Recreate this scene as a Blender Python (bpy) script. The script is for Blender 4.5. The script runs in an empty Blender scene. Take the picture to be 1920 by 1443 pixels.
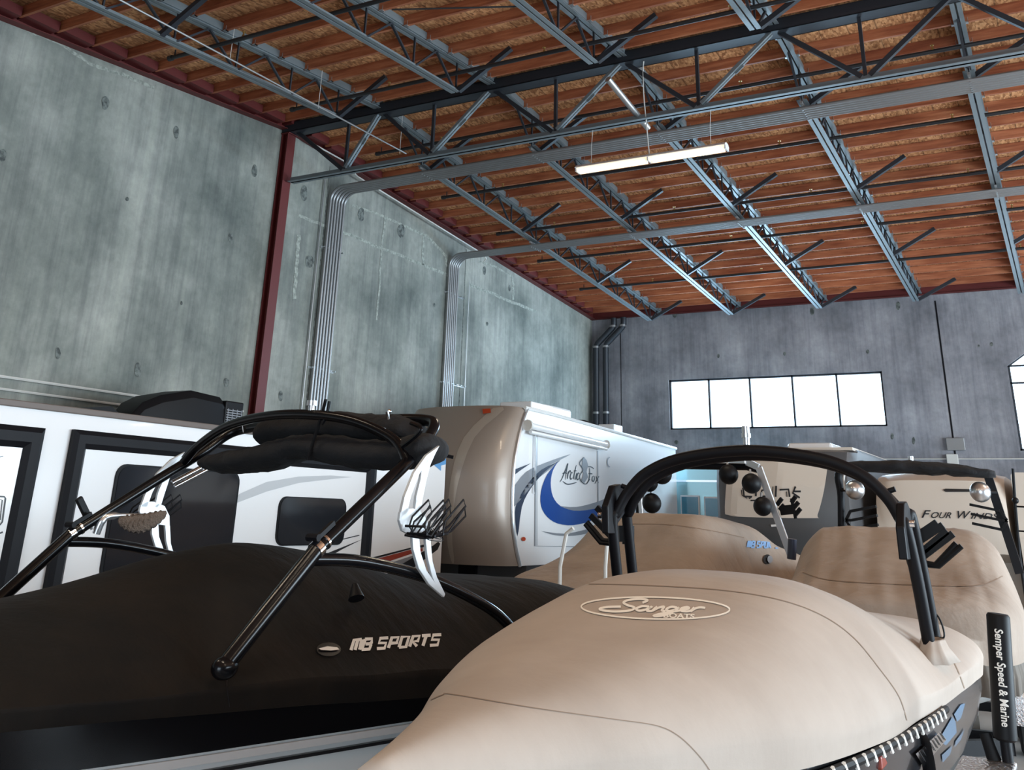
import bpy, bmesh, math, random
import numpy as np
from mathutils import Vector, Matrix, noise
from mathutils.bvhtree import BVHTree
from mathutils.geometry import tessellate_polygon
random.seed(7)
PI = math.pi
SC = bpy.context.scene
COL = SC.collection

# ------------------------------------------------------------------ camera
# everything below is written relative to the camera's height; H lifts it onto the floor at z = 0
H = 2.3
YAW, PITCH, ROLL = 0.5165879, 0.3655725, 0.0290670
FOC, CX, CY = 1796.995, 962.535, 279.161
_f = Vector((-math.sin(YAW)*math.cos(PITCH), math.cos(YAW)*math.cos(PITCH), math.sin(PITCH)))
_r0 = Vector((math.cos(YAW), math.sin(YAW), 0)); _u0 = _r0.cross(_f)
_r = _r0*math.cos(ROLL)+_u0*math.sin(ROLL); _u = -_r0*math.sin(ROLL)+_u0*math.cos(ROLL)
cam_data = bpy.data.cameras.new('camera')
cam = bpy.data.objects.new('camera', cam_data); COL.objects.link(cam)
cam_data.sensor_fit = 'HORIZONTAL'; cam_data.sensor_width = 36
cam_data.lens = FOC/1920*36
cam_data.shift_x = -(CX-960)/1920
cam_data.shift_y = -(721.5-CY)/1920
cam_data.clip_start = .05; cam_data.clip_end = 300
cam.matrix_world = Matrix(((_r.x, _u.x, -_f.x, 0), (_r.y, _u.y, -_f.y, 0), (_r.z, _u.z, -_f.z, H), (0, 0, 0, 1)))
SC.camera = cam
SC.view_settings.view_transform = 'Standard'; SC.view_settings.look = 'None'
SC.view_settings.gamma = 1; SC.view_settings.use_curve_mapping = False
SC.view_settings.exposure = 0.62

# ------------------------------------------------------------------ daylight and lamps
world = bpy.data.worlds.new('world'); SC.world = world; world.use_nodes = True
wn = world.node_tree.nodes; wl = world.node_tree.links
wn['Background'].inputs[0].default_value = (.62, .82, 1, 1)
wn['Background'].inputs[1].default_value = 3.2

def area(name, loc, rot, sx, sy, power, color):
    d = bpy.data.lights.new(name, 'AREA'); d.shape = 'RECTANGLE'; d.size = sx; d.size_y = sy
    d.energy = power; d.color = color
    o = bpy.data.objects.new(name, d); COL.objects.link(o)
    o.location = (loc[0], loc[1], loc[2]+H); o.rotation_euler = rot
    return o
# daylight through the open roll-up doors behind and to the right of the camera
area('daylight_front_door', (2, -5.8, .2), (PI/2, 0, 0), 7, 4.6, 180, (.93, .97, 1))
area('daylight_side_doors', (13.6, 13.5, .3), (PI/2, 0, PI/2), 19, 5.0, 3100, (.76, .90, 1))
# daylight through the windows of the back wall
area('daylight_back_windows', (-7.05, 27.1, 3.15), (-PI/2, 0, 0), 5.8, 1.3, 420, (.50, .76, 1))

# ------------------------------------------------------------------ maths
def ray(px, py):
    return _f + _r*((px-CX)/FOC) - _u*((py-CY)/FOC)
def PX(px, py, x): d = ray(px, py); return d*(x/d.x)
def PY(px, py, y): d = ray(px, py); return d*(y/d.y)
def PZ(px, py, z): d = ray(px, py); return d*(z/d.z)
def V(*a): return Vector(a)
def pchip(xs, ys, x):
    xs = np.array(xs, float); ys = np.array(ys, float)
    h = np.diff(xs); dl = np.diff(ys)/h; m = np.zeros(len(xs))
    for i in range(1, len(xs)-1):
        if dl[i-1]*dl[i] > 0:
            w1 = 2*h[i]+h[i-1]; w2 = h[i]+2*h[i-1]
            m[i] = (w1+w2)/(w1/dl[i-1]+w2/dl[i])
    m[0] = dl[0]; m[-1] = dl[-1]
    i = int(np.clip(np.searchsorted(xs, x)-1, 0, len(xs)-2)); t = (x-xs[i])/h[i]
    return ((2*t**3-3*t*t+1)*ys[i]+(t**3-2*t*t+t)*h[i]*m[i]+(-2*t**3+3*t*t)*ys[i+1]+(t**3-t*t)*h[i]*m[i+1])
def smooth(pts, n=8):
    pts = [Vector(p) for p in pts]; out = []
    for i in range(len(pts)-1):
        a = pts[max(i-1, 0)]; b = pts[i]; c = pts[i+1]; d = pts[min(i+2, len(pts)-1)]
        for k in range(n):
            t = k/n
            out.append(.5*((2*b)+(c-a)*t+(2*a-5*b+4*c-d)*t*t+(3*b-3*c+d-a)*t**3))
    out.append(pts[-1]); return out

# ------------------------------------------------------------------ materials
def mat(name, color, rough=.5, metal=0, spec=.5, build=None, emit=None, coat=0):
    m = bpy.data.materials.new(name); m.use_nodes = True
    nt = m.node_tree; b = nt.nodes['Principled BSDF']
    b.inputs['Base Color'].default_value = (*color, 1); b.inputs['Roughness'].default_value = rough
    b.inputs['Metallic'].default_value = metal; b.inputs['Specular IOR Level'].default_value = spec
    if coat: b.inputs['Coat Weight'].default_value = coat; b.inputs['Coat Roughness'].default_value = .05
    if emit: b.inputs['Emission Color'].default_value = (*emit[0], 1); b.inputs['Emission Strength'].default_value = emit[1]
    if build: build(nt, b)
    return m
def N(nt, t, **kw):
    n = nt.nodes.new(t)
    for k, v in kw.items():
        if k in n.inputs.keys(): n.inputs[k].default_value = v
        else: setattr(n, k, v)
    return n
def coords(nt, scale=(1, 1, 1), rot=(0, 0, 0), loc=(0, 0, 0)):
    g = N(nt, 'ShaderNodeNewGeometry'); mp = N(nt, 'ShaderNodeMapping')
    mp.inputs['Scale'].default_value = scale; mp.inputs['Rotation'].default_value = rot; mp.inputs['Location'].default_value = loc
    nt.links.new(g.outputs['Position'], mp.inputs['Vector']); return mp.outputs[0]
def noisen(nt, vec, scale, detail=4, rough=.55):
    n = N(nt, 'ShaderNodeTexNoise'); n.inputs['Scale'].default_value = scale
    n.inputs['Detail'].default_value = detail; n.inputs['Roughness'].default_value = rough
    nt.links.new(vec, n.inputs['Vector']); return n.outputs['Fac']
def ramp(nt, fac, stops):
    r = N(nt, 'ShaderNodeValToRGB'); e = r.color_ramp.elements
    while len(e) < len(stops): e.new(.5)
    for el, (p, c) in zip(e, stops): el.position = p; el.color = (*c, 1)
    nt.links.new(fac, r.inputs[0]); return r.outputs[0]
def mix(nt, a, b, fac, mode='MIX'):
    m = N(nt, 'ShaderNodeMix'); m.data_type = 'RGBA'; m.blend_type = mode
    for s, v in ((m.inputs[6], a), (m.inputs[7], b), (m.inputs[0], fac)):
        if isinstance(v, (int, float)): s.default_value = v
        elif isinstance(v, tuple): s.default_value = (*v, 1)
        else: nt.links.new(v, s)
    return m.outputs[2]
def bump(nt, b, h, strength, dist=.02):
    n = N(nt, 'ShaderNodeBump'); n.inputs['Strength'].default_value = strength; n.inputs['Distance'].default_value = dist
    nt.links.new(h, n.inputs['Height']); nt.links.new(n.outputs[0], b.inputs['Normal'])

def concrete(c_dark, c_mid, c_light):
    def f(nt, b):
        big = noisen(nt, coords(nt), .55, 6, .62)
        streak = noisen(nt, coords(nt, (2.6, 2.6, .13)), 2.6, 7, .68)
        fine = noisen(nt, coords(nt), 9, 5, .65)
        c = ramp(nt, big, [(.32, c_dark), (.5, c_mid), (.7, c_light)])
        s = ramp(nt, streak, [(.36, (.74, .74, .76)), (.5, (1, 1, 1)), (.66, (1.18, 1.18, 1.15))])
        c = mix(nt, c, s, .75, 'MULTIPLY')
        s2 = ramp(nt, fine, [(.3, (.86, .86, .86)), (.6, (1.05, 1.05, 1.05))])
        c = mix(nt, c, s2, .7, 'MULTIPLY')
        nt.links.new(c, b.inputs['Base Color']); bump(nt, b, fine, .25, .01)
    return f
M = {}
M['conc_left'] = mat('tilt_up_concrete', (.3, .32, .3), .85, build=concrete((.11, .122, .11), (.215, .225, .20), (.365, .365, .325)))
M['conc_back'] = mat('grey_concrete', (.25, .25, .27), .88, build=concrete((.145, .145, .16), (.245, .24, .26), (.38, .37, .39)))
M['patch_dark'] = mat('dark_concrete_plug', (.105, .115, .108), .9, build=lambda nt, b: nt.links.new(ramp(nt, noisen(nt, coords(nt), 12, 4), [(.4, (.06, .066, .062)), (.6, (.17, .185, .17))]), b.inputs['Base Color']))
M['patch_light'] = mat('pale_concrete_skim', (.33, .38, .35), .9, build=lambda nt, b: nt.links.new(ramp(nt, noisen(nt, coords(nt), 14, 4), [(.4, (.20, .215, .19)), (.6, (.36, .375, .33))]), b.inputs['Base Color']))
def floorf(nt, b):
    c = ramp(nt, noisen(nt, coords(nt), .8, 6), [(.35, (.30, .29, .28)), (.65, (.42, .41, .40))])
    nt.links.new(c, b.inputs['Base Color'])
M['floor'] = mat('sealed_concrete_floor', (.22, .21, .2), .35, build=floorf)
def osb(nt, b):
    v = N(nt, 'ShaderNodeTexVoronoi'); v.inputs['Scale'].default_value = 34
    nt.links.new(coords(nt, (1, .45, 1), (0, 0, .5)), v.inputs['Vector'])
    hsv = N(nt, 'ShaderNodeSeparateColor'); nt.links.new(v.outputs['Color'], hsv.inputs[0])
    c = ramp(nt, hsv.outputs[0], [(0, (.30, .125, .05)), (.5, (.55, .27, .12)), (1, (.78, .45, .23))])
    n2 = noisen(nt, coords(nt), 1.1, 3)
    c = mix(nt, c, ramp(nt, n2, [(.3, (.72, .66, .6)), (.65, (1.1, 1.05, 1))]), 1, 'MULTIPLY')
    w = N(nt, 'ShaderNodeTexWave'); w.wave_type = 'BANDS'; w.bands_direction = 'X'; w.wave_profile = 'SAW'
    w.inputs['Scale'].default_value = 3.1/2*.5; w.inputs['Distortion'].default_value = .15
    nt.links.new(coords(nt), w.inputs['Vector'])
    line = ramp(nt, w.outputs['Fac'], [(0, (.15, .12, .1)), (.07, (1, 1, 1)), (1, (1, 1, 1))])
    c = mix(nt, c, line, .8, 'MULTIPLY')
    nt.links.new(c, b.inputs['Base Color'])
M['osb'] = mat('strand_board_deck', (.55, .28, .13), .8, build=osb)
def woodf(nt, b):
    n = noisen(nt, coords(nt, (.25, 3, 3)), 6, 5, .6)
    c = ramp(nt, n, [(.3, (.26, .08, .038)), (.52, (.42, .15, .07)), (.75, (.56, .25, .13))])
    n2 = noisen(nt, coords(nt, (.5, 1.6, .1)), 1.1, 2)
    c = mix(nt, c, ramp(nt, n2, [(.35, (.75, .6, .55)), (.6, (1.1, 1.05, 1))]), 1, 'MULTIPLY')
    kn = N(nt, 'ShaderNodeTexVoronoi'); kn.inputs['Scale'].default_value = 1.6
    nt.links.new(coords(nt), kn.inputs['Vector'])
    c = mix(nt, c, ramp(nt, kn.outputs['Distance'], [(.02, (.3, .15, .1)), (.05, (1, 1, 1))]), .8, 'MULTIPLY')
    nt.links.new(c, b.inputs['Base Color'])
M['wood'] = mat('douglas_fir', (.5, .2, .09), .6, build=woodf)
M['red_steel'] = mat('red_primer_steel', (.115, .016, .015), .55)
M['steel'] = mat('lit_primer_steel', (.185, .215, .23), .45, .3)  # paler copy of the primer steel; its lit look is put into the colour
M['dark_steel'] = mat('dark_primer_steel', (.028, .032, .040), .5, .2)
M['black_pipe'] = mat('black_sprinkler_pipe', (.018, .018, .02), .45)
M['galv'] = mat('galvanised_steel', (.55, .57, .58), .38, .8)
M['conduit'] = mat('grey_conduit', (.30, .30, .30), .38, .6)
M['brass'] = mat('brass', (.5, .33, .12), .4, .9)
M['black_gloss'] = mat('gloss_black_paint', (.004, .004, .005), .2, 0, .25)
M['black_satin'] = mat('satin_black_paint', (.005, .005, .007), .5, 0, .2)
M['black_plastic'] = mat('black_plastic', (.005, .005, .006), .5, 0, .2)
M['chrome'] = mat('chrome', (.8, .8, .82), .12, 1)
M['silver'] = mat('brushed_aluminium', (.66, .68, .70), .28, .9)
M['pearl'] = mat('pearl_white_paint', (.62, .64, .66), .35, .3)
M['white_gel'] = mat('white_gelcoat', (.80, .80, .78), .2, coat=.4)
M['rv_white'] = mat('white_fibreglass', (.82, .82, .82), .22, coat=.3)
M['rv_grey'] = mat('dark_grey_fibreglass', (.075, .075, .078), .35)
M['rv_tan'] = mat('beige_fibreglass', (.62, .54, .46), .4)
M['glass_dark'] = mat('tinted_glass', (.012, .014, .018), .08, 0, .6)
M['glass_blue'] = mat('blue_tinted_glass', (.10, .30, .42), .08, 0, .7)
M['rubber'] = mat('black_rubber', (.02, .02, .02), .7)
M['roof_trim'] = mat('brown_roof_rail', (.13, .10, .085), .5)
M['lens_amber'] = mat('red_amber_lens', (.45, .06, .02), .25)
M['blue'] = mat('blue_vinyl', (.012, .06, .28), .25, coat=.3)
M['sky_blue'] = mat('light_blue_vinyl', (.12, .33, .62), .3)
M['navy'] = mat('navy_vinyl', (.03, .04, .07), .3)
M['grey_vinyl'] = mat('grey_vinyl', (.22, .23, .25), .35)
M['pale_vinyl'] = mat('pale_grey_vinyl', (.50, .51, .52), .35)
M['black_vinyl'] = mat('black_vinyl', (.012, .012, .014), .35)
M['red_vinyl'] = mat('dark_red_vinyl', (.28, .045, .025), .35)
M['white_print'] = mat('white_print', (.85, .83, .78), .6)
M['cream_print'] = mat('cream_print', (.92, .88, .80), .7)
M['blue_print'] = mat('faded_blue_print', (.20, .36, .62), .7)
M['seam_tan'] = mat('tan_seam_thread', (.26, .19, .14), .9)
M['cable'] = mat('pale_cable', (.62, .60, .56), .5)
M['tube_on'] = mat('lit_fluorescent_tube', (1, .9, .7), .5, emit=((1, .74, .42), 1.3))
def fabric(dark, light, amp=.35, s=2.0, mottled=False):
    def f(nt, b):
        n = noisen(nt, coords(nt), 1.3, 5, .6)
        c = ramp(nt, n, [(.34, dark), (.66, light)])
        nt.links.new(c, b.inputs['Base Color'])
        w1 = noisen(nt, coords(nt, (1, 2.3, 1), (0, 0, .5)), s, 4, .55)
        w2 = noisen(nt, coords(nt), 140, 1)
        a = N(nt, 'ShaderNodeMath'); a.operation = 'MULTIPLY_ADD'; a.inputs[1].default_value = .03
        nt.links.new(w2, a.inputs[0]); nt.links.new(w1, a.inputs[2])
        bump(nt, b, a.outputs[0], amp, .05)
    return f
M['tan_cover'] = mat('tan_canvas', (.5, .4, .32), .82, build=fabric((.385, .32, .27), (.45, .38, .325), .16))
M['brown_cover'] = mat('light_brown_canvas', (.45, .32, .22), .85, build=fabric((.30, .24, .195), (.38, .31, .255), .5, 3))
M['black_cover'] = mat('black_canvas', (.02, .018, .016), .8, 0, .2, build=fabric((.0035, .0033, .0033), (.012, .0085, .006), .35, 2.5))
M['black_fabric'] = mat('black_fabric', (.012, .012, .014), .9, build=fabric((.005, .005, .006), (.011, .011, .013), .5, 6))
M['grey_skirt'] = mat('grey_canvas_skirt', (.16, .14, .12), .85)
M['mitt'] = mat('brown_fleece', (.20, .145, .11), 1, build=lambda nt, b: bump(nt, b, noisen(nt, coords(nt), 90, 4), 1, .03))
M['af_tan'] = mat('champagne_metallic', (.34, .28, .235), .42, .25, coat=.15)
M['hull_grey'] = mat('grey_metalflake', (.045, .045, .05), .2, .4, coat=.5)
def diamond(nt, b):
    v = N(nt, 'ShaderNodeTexVoronoi'); v.inputs['Scale'].default_value = 55
    nt.links.new(coords(nt, rot=(.6, .6, .78)), v.inputs['Vector']); bump(nt, b, v.outputs['Distance'], .8, .01)
M['diamond'] = mat('diamond_plate', (.6, .6, .62), .3, 1, build=diamond)
def panef(nt, b):
    out = nt.nodes['Material Output']; t = N(nt, 'ShaderNodeBsdfTransparent'); g = N(nt, 'ShaderNodeBsdfGlossy'); g.inputs['Roughness'].default_value = .03
    ms = N(nt, 'ShaderNodeMixShader'); ms.inputs[0].default_value = .05
    nt.links.new(t.outputs[0], ms.inputs[1]); nt.links.new(g.outputs[0], ms.inputs[2]); nt.links.new(ms.outputs[0], out.inputs[0])
M['pane'] = mat('window_pane', (1, 1, 1), .05, build=panef)

# ------------------------------------------------------------------ mesh builder
class MB:
    def __init__(s): s.v = []; s.f = []
    def add(s, vs, fs):
        o = len(s.v); s.v += [Vector(v) for v in vs]; s.f += [[i+o for i in f] for f in fs]; return s
    def box(s, c, size, rz=0):
        hx, hy, hz = size[0]/2, size[1]/2, size[2]/2; R = Matrix.Rotation(rz, 3, 'Z'); c = Vector(c)
        vs = [c+R@V(x*hx, y*hy, z*hz) for x in (-1, 1) for y in (-1, 1) for z in (-1, 1)]
        return s.add(vs, [(0, 1, 3, 2), (4, 6, 7, 5), (0, 4, 5, 1), (2, 3, 7, 6), (0, 2, 6, 4), (1, 5, 7, 3)])
    def bx(s, x0, x1, y0, y1, z0, z1): return s.box(((x0+x1)/2, (y0+y1)/2, (z0+z1)/2), (abs(x1-x0), abs(y1-y0), abs(z1-z0)))
    def bar(s, a, b, w, h, up=(0, 0, 1)):
        a = Vector(a); b = Vector(b); d = (b-a).normalized(); up = Vector(up)
        if abs(d.dot(up)) > .98: up = V(0, 1, 0)
        x = d.cross(up).normalized(); y = x.cross(d)
        vs = [p+x*(i*w/2)+y*(j*h/2) for p in (a, b) for i, j in ((-1, -1), (1, -1), (1, 1), (-1, 1))]
        return s.add(vs, [(0, 3, 2, 1), (4, 5, 6, 7), (0, 1, 5, 4), (1, 2, 6, 5), (2, 3, 7, 6), (3, 0, 4, 7)])
    def tube(s, pts, r, n=10, flat=1, up=None):
        pts = [Vector(p) for p in pts]; rs = r if isinstance(r, (list, tuple)) else [r]*len(pts)
        o = len(s.v); prev = Vector(up) if up else None
        for i, p in enumerate(pts):
            d = (pts[min(i+1, len(pts)-1)]-pts[max(i-1, 0)]).normalized()
            if prev is None: prev = V(0, 0, 1) if abs(d.z) < .9 else V(0, 1, 0)
            x = d.cross(prev).normalized(); y = x.cross(d).normalized()
            prev = y
            for k in range(n):
                a = 2*PI*k/n; s.v.append(p+x*math.cos(a)*rs[i]+y*math.sin(a)*rs[i]*flat)
        for i in range(len(pts)-1):
            for k in range(n): s.f.append([o+i*n+k, o+i*n+(k+1) % n, o+(i+1)*n+(k+1) % n, o+(i+1)*n+k])
        s.f.append([o+k for k in range(n)][::-1]); s.f.append([o+(len(pts)-1)*n+k for k in range(n)])
        return s
    def ball(s, c, r, nu=16, nv=10, sc=(1, 1, 1)):
        c = Vector(c); o = len(s.v)
        for j in range(nv+1):
            t = PI*j/nv
            for i in range(nu):
                a = 2*PI*i/nu; s.v.append(c+V(r*sc[0]*math.sin(t)*math.cos(a), r*sc[1]*math.sin(t)*math.sin(a), r*sc[2]*math.cos(t)))
        for j in range(nv):
            for i in range(nu): s.f.append([o+j*nu+i, o+(j+1)*nu+i, o+(j+1)*nu+(i+1) % nu, o+j*nu+(i+1) % nu])
        return s
    def loft(s, rings, closed=True, caps=True):
        o = len(s.v); n = len(rings[0])
        for R in rings: s.v += [Vector(p) for p in R]
        for i in range(len(rings)-1):
            for k in range(n if closed else n-1):
                s.f.append([o+i*n+k, o+i*n+(k+1) % n, o+(i+1)*n+(k+1) % n, o+(i+1)*n+k])
        if caps and closed:
            s.f.append([o+k for k in range(n)][::-1]); s.f.append([o+(len(rings)-1)*n+k for k in range(n)])
        return s
    def prism(s, poly, off):
        """closed polygon of 3-D points pushed out by off"""
        n = len(poly); off = Vector(off); poly = [Vector(p) for p in poly]
        tris = tessellate_polygon([poly])
        s.add(poly+[p+off for p in poly], [list(t) for t in tris]+[[i+n for i in t][::-1] for t in tris]+[[i, (i+1) % n, n+(i+1) % n, n+i] for i in range(n)])
        return s
    def build(s, name, m, parent=None, sm=False, bevel=0, solid=0):
        me = bpy.data.meshes.new(name)
        off = V(0, 0, H)
        me.from_pydata([v+off for v in s.v], [], s.f); me.update()
        bm = bmesh.new(); bm.from_mesh(me); bmesh.ops.recalc_face_normals(bm, faces=bm.faces); bm.to_mesh(me); bm.free()
        me.materials.append(m)
        o = bpy.data.objects.new(name, me); COL.objects.link(o)
        if sm:
            for p in me.polygons: p.use_smooth = True
            if sm != 2:
                try: me.set_sharp_from_angle(angle=math.radians(40))
                except Exception: pass
        if bevel:
            b = o.modifiers.new('bevel', 'BEVEL'); b.width = bevel; b.segments = 2; b.limit_method = 'ANGLE'
        if solid:
            b = o.modifiers.new('solid', 'SOLIDIFY'); b.thickness = solid
        if parent: adopt(o, parent)
        return o
def adopt(o, parent):
    o.parent = parent
    r = parent
    mats = Matrix.Identity(4)
    while r is not None:
        if r.type == 'EMPTY': mats = Matrix.Translation(r.location)@r.rotation_euler.to_matrix().to_4x4()
        r = r.parent
    if parent.type == 'EMPTY': o.matrix_parent_inverse = mats.inverted()
def thing(name, label, cat, loc, group=None):
    o = bpy.data.objects.new(name, None); COL.objects.link(o); o.empty_display_size = .2
    o.location = (loc[0], loc[1], loc[2]+H); return tag(o, label, cat, group)
def tag(o, label, cat, group=None):
    o['label'] = label; o['category'] = cat
    if group: o['group'] = group
    return o
def struct(o): o['kind'] = 'structure'; return o
def clone(o, parent, shift=None):
    c = o.copy(); COL.objects.link(c); c.parent = parent
    if parent.type == 'EMPTY': c.matrix_parent_inverse = (Matrix.Translation(parent.location)).inverted()
    if shift: c.location = Vector(c.location)+Vector(shift)
    return c

# ---- marks applied onto a surface (lettering, stripes, seams): each point is dropped on the real mesh and lifted 3 mm
_bvh = {}
def bvh(o):
    if o.name not in _bvh:
        me = o.data
        _bvh[o.name] = BVHTree.FromPolygons([v.co-V(0, 0, H) for v in me.vertices], [tuple(p.vertices) for p in me.polygons])
    return _bvh[o.name]
def decal_mesh(name, vs2, fs, target, m, parent, lift=.004):
    bm = bmesh.new()
    bv = [bm.verts.new((x, y, 0)) for x, y in vs2]
    for f in fs:
        try: bm.faces.new([bv[i] for i in f])
        except ValueError: pass
    lim = 14
    for _ in range(4):
        es = [e for e in bm.edges if (e.verts[0].co-e.verts[1].co).length > lim]
        if not es: break
        bmesh.ops.subdivide_edges(bm, edges=es, cuts=1)
        bmesh.ops.triangulate(bm, faces=bm.faces)
    t = bvh(target); dead = []
    for v in bm.verts:
        d = ray(v.co.x, v.co.y).normalized()
        loc, nor, idx, dist = t.ray_cast(V(0, 0, 0), d)
        if loc is None: dead.append(v); continue
        if nor.dot(d) > 0: nor = -nor
        v.co = loc+nor*lift+V(0, 0, H)
    bmesh.ops.delete(bm, geom=dead, context='VERTS')
    me = bpy.data.meshes.new(name); bm.to_mesh(me); bm.free(); me.materials.append(m)
    o = bpy.data.objects.new(name, me); COL.objects.link(o)
    o.parent = parent
    if parent.type == 'EMPTY': adopt(o, parent)
    return o
def decal_poly(name, pts, target, m, parent, lift=.004, curve=0):
    p3 = [V(x, y, 0) for x, y in pts]
    if curve: p3 = smooth(p3+[p3[0]], curve)[:-1]
    tr = tessellate_polygon([p3])
    return decal_mesh(name, [(p.x, p.y) for p in p3], tr, target, m, parent, lift)
def ribbon(polys, width, taper=False):
    vs = []; fs = []
    for pl in polys:
        p = [V(x, y, 0) for x, y in pl]; n = len(p); o = len(vs)
        for i in range(n):
            d = (p[min(i+1, n-1)]-p[max(i-1, 0)]); d = d.normalized() if d.length > 0 else V(1, 0, 0)
            q = V(-d.y, d.x, 0); w = width/2*(math.sin(PI*(i+.6)/(n+.2))**.5 if taper else 1)
            vs += [((p[i]+q*w).x, (p[i]+q*w).y), ((p[i]-q*w).x, (p[i]-q*w).y)]
        for i in range(n-1): fs.append((o+2*i, o+2*i+1, o+2*i+3, o+2*i+2))
    return vs, fs
def decal_line(name, polys, width, target, m, parent, lift=.004, taper=False):
    vs, fs = ribbon(polys, width, taper); return decal_mesh(name, vs, fs, target, m, parent, lift)
def sm2(pl, n=6): return [(p.x, p.y) for p in smooth([V(x, y, 0) for x, y in pl], n)]
def decal_text(name, txt, org, xv, yv, target, m, parent, shear=0, lift=.005, bold=0):
    cu = bpy.data.curves.new(name, 'FONT'); cu.body = txt; cu.shear = shear; cu.offset = bold; cu.resolution_u = 3
    to = bpy.data.objects.new('tmp', cu); COL.objects.link(to)
    dg = bpy.context.evaluated_depsgraph_get(); me = to.evaluated_get(dg).to_mesh()
    vs = [v.co.copy() for v in me.vertices]; fs = [tuple(p.vertices) for p in me.polygons]
    to.to_mesh_clear(); bpy.data.objects.remove(to); bpy.data.curves.remove(cu)
    w = max(v.x for v in vs); x0 = min(v.x for v in vs); hmax = max(v.y for v in vs)
    pts = [(org[0]+xv[0]*(v.x-x0)/(w-x0)+yv[0]*v.y/hmax, org[1]+xv[1]*(v.x-x0)/(w-x0)+yv[1]*v.y/hmax) for v in vs]
    return decal_mesh(name, pts, fs, target, m, parent, lift)

# ================================================================== ROOM
XL, YB, YG = -12.5, 27.3, 13.0
XR, YF = 13.9, -6.0
def roof(y): return 7.05-.079*abs(y-YG)

mb = MB(); mb.bx(XL-1, XR+1, YF-8, YB+1, -H-.15, -H); struct(mb.build('floor', M['floor']))
mb = MB()   # left wall with a top that follows the roof
ys = [YF, YG, YB]
pl = [V(XL, YF, -H), V(XL, YB, -H), V(XL, YB, roof(YB)+.1), V(XL, YG, roof(YG)+.1), V(XL, YF, roof(YF)+.1)]
mb.prism(pl, (-.2, 0, 0)); wall_left = struct(mb.build('wall_left', M['conc_left']))
mb = MB(); pl = [p+V(XR-XL, 0, 0) for p in pl]
mb.bx(XR, XR+.2, YF, 4, -H, roof(YG)+.1); mb.bx(XR, XR+.2, 24, YB, -H, roof(YG)+.1); mb.bx(XR, XR+.2, 4, 24, 3.0, roof(YG)+.1)
struct(mb.build('wall_right', M['conc_back']))
mb = MB(); mb.bx(XL, -1.5, YF-.2, YF, -H, roof(YF)+.1); mb.bx(5.5, XR, YF-.2, YF, -H, roof(YF)+.1); mb.bx(-1.5, 5.5, YF-.2, YF, 2.7, roof(YF)+.1)
struct(mb.build('wall_front', M['conc_back']))
# back wall with two window openings
W1 = (-10.04, -4.08, 2.45, 3.86); W2 = (-1.08, 4.9, 1.82, 3.86)
mb = MB(); zt = roof(YB)+.1; Y0, Y1 = YB, YB+.2
mb.bx(XL-.2, W1[0], Y0, Y1, -H, zt); mb.bx(W1[0], W1[1], Y0, Y1, -H, W1[2]); mb.bx(W1[0], W1[1], Y0, Y1, W1[3], zt)
mb.bx(W1[1], W2[0], Y0, Y1, -H, zt); mb.bx(W2[0], W2[1], Y0, Y1, -H, W2[2]); mb.bx(W2[1], XR+.2, Y0, Y1, -H, zt)
arch = [V(W2[0], Y0, W2[3])]+[V(W2[0]+(W2[1]-W2[0])*t/16, Y0, W2[3]+.95*math.sin(PI*t/16)**.8) for t in range(1, 16)]+[V(W2[1], Y0, W2[3]), V(W2[1], Y0, zt), V(W2[0], Y0, zt)]
mb.prism(arch, (0, .2, 0)); wall_back = struct(mb.build('wall_back', M['conc_back']))
# roof deck
mb = MB()
mb.prism([V(XL-.2, YF-.2, roof(YF)+.1), V(XL-.2, YG, roof(YG)+.1), V(XL-.2, YB+.2, roof(YB)+.1), V(XL-.2, YB+.2, roof(YB)+.2), V(XL-.2, YG, roof(YG)+.2), V(XL-.2, YF-.2, roof(YF)+.2)], (XR-XL+.4, 0, 0))
struct(mb.build('ceiling', M['osb']))
# ledger strips along the walls
mb = MB(); mb.bar((XL+.03, YF, roof(YF)-.03), (XL+.03, YG, roof(YG)-.03), .06, .2); mb.bar((XL+.03, YG, roof(YG)-.03), (XL+.03, YB, roof(YB)-.03), .06, .2)
mb.bar((XL+.08, YF, roof(YF)-.135), (XL+.08, YG, roof(YG)-.135), .16, .012); mb.bar((XL+.08, YG, roof(YG)-.135), (XL+.08, YB, roof(YB)-.135), .16, .012)
struct(mb.build('trim_1', M['red_steel']))
mb = MB(); mb.bx(XL, XR, YB-.06, YB, roof(YB)-.13, roof(YB)+.08); mb.bx(XL, XR, YB-.12, YB, roof(YB)-.14, roof(YB)-.12)
struct(mb.build('trim_2', M['red_steel']))
# panel joints
mb = MB(); mb.bx(-2.57, -2.53, YB-.006, YB+.01, -H, roof(YB)-.3); mb.bx(-11.55, -11.53, YB-.006, YB+.01, -H, roof(YB)-.3); struct(mb.build('trim_3', M['black_satin']))
mb = MB(); mb.bx(XL-.01, XL+.006, 14.35, 14.37, -H, roof(14.4)-.3); mb.bx(XL-.01, XL+.006, 19.75, 19.77, -H, roof(19.8)-.3); struct(mb.build('trim_4', M['patch_dark']))

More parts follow.
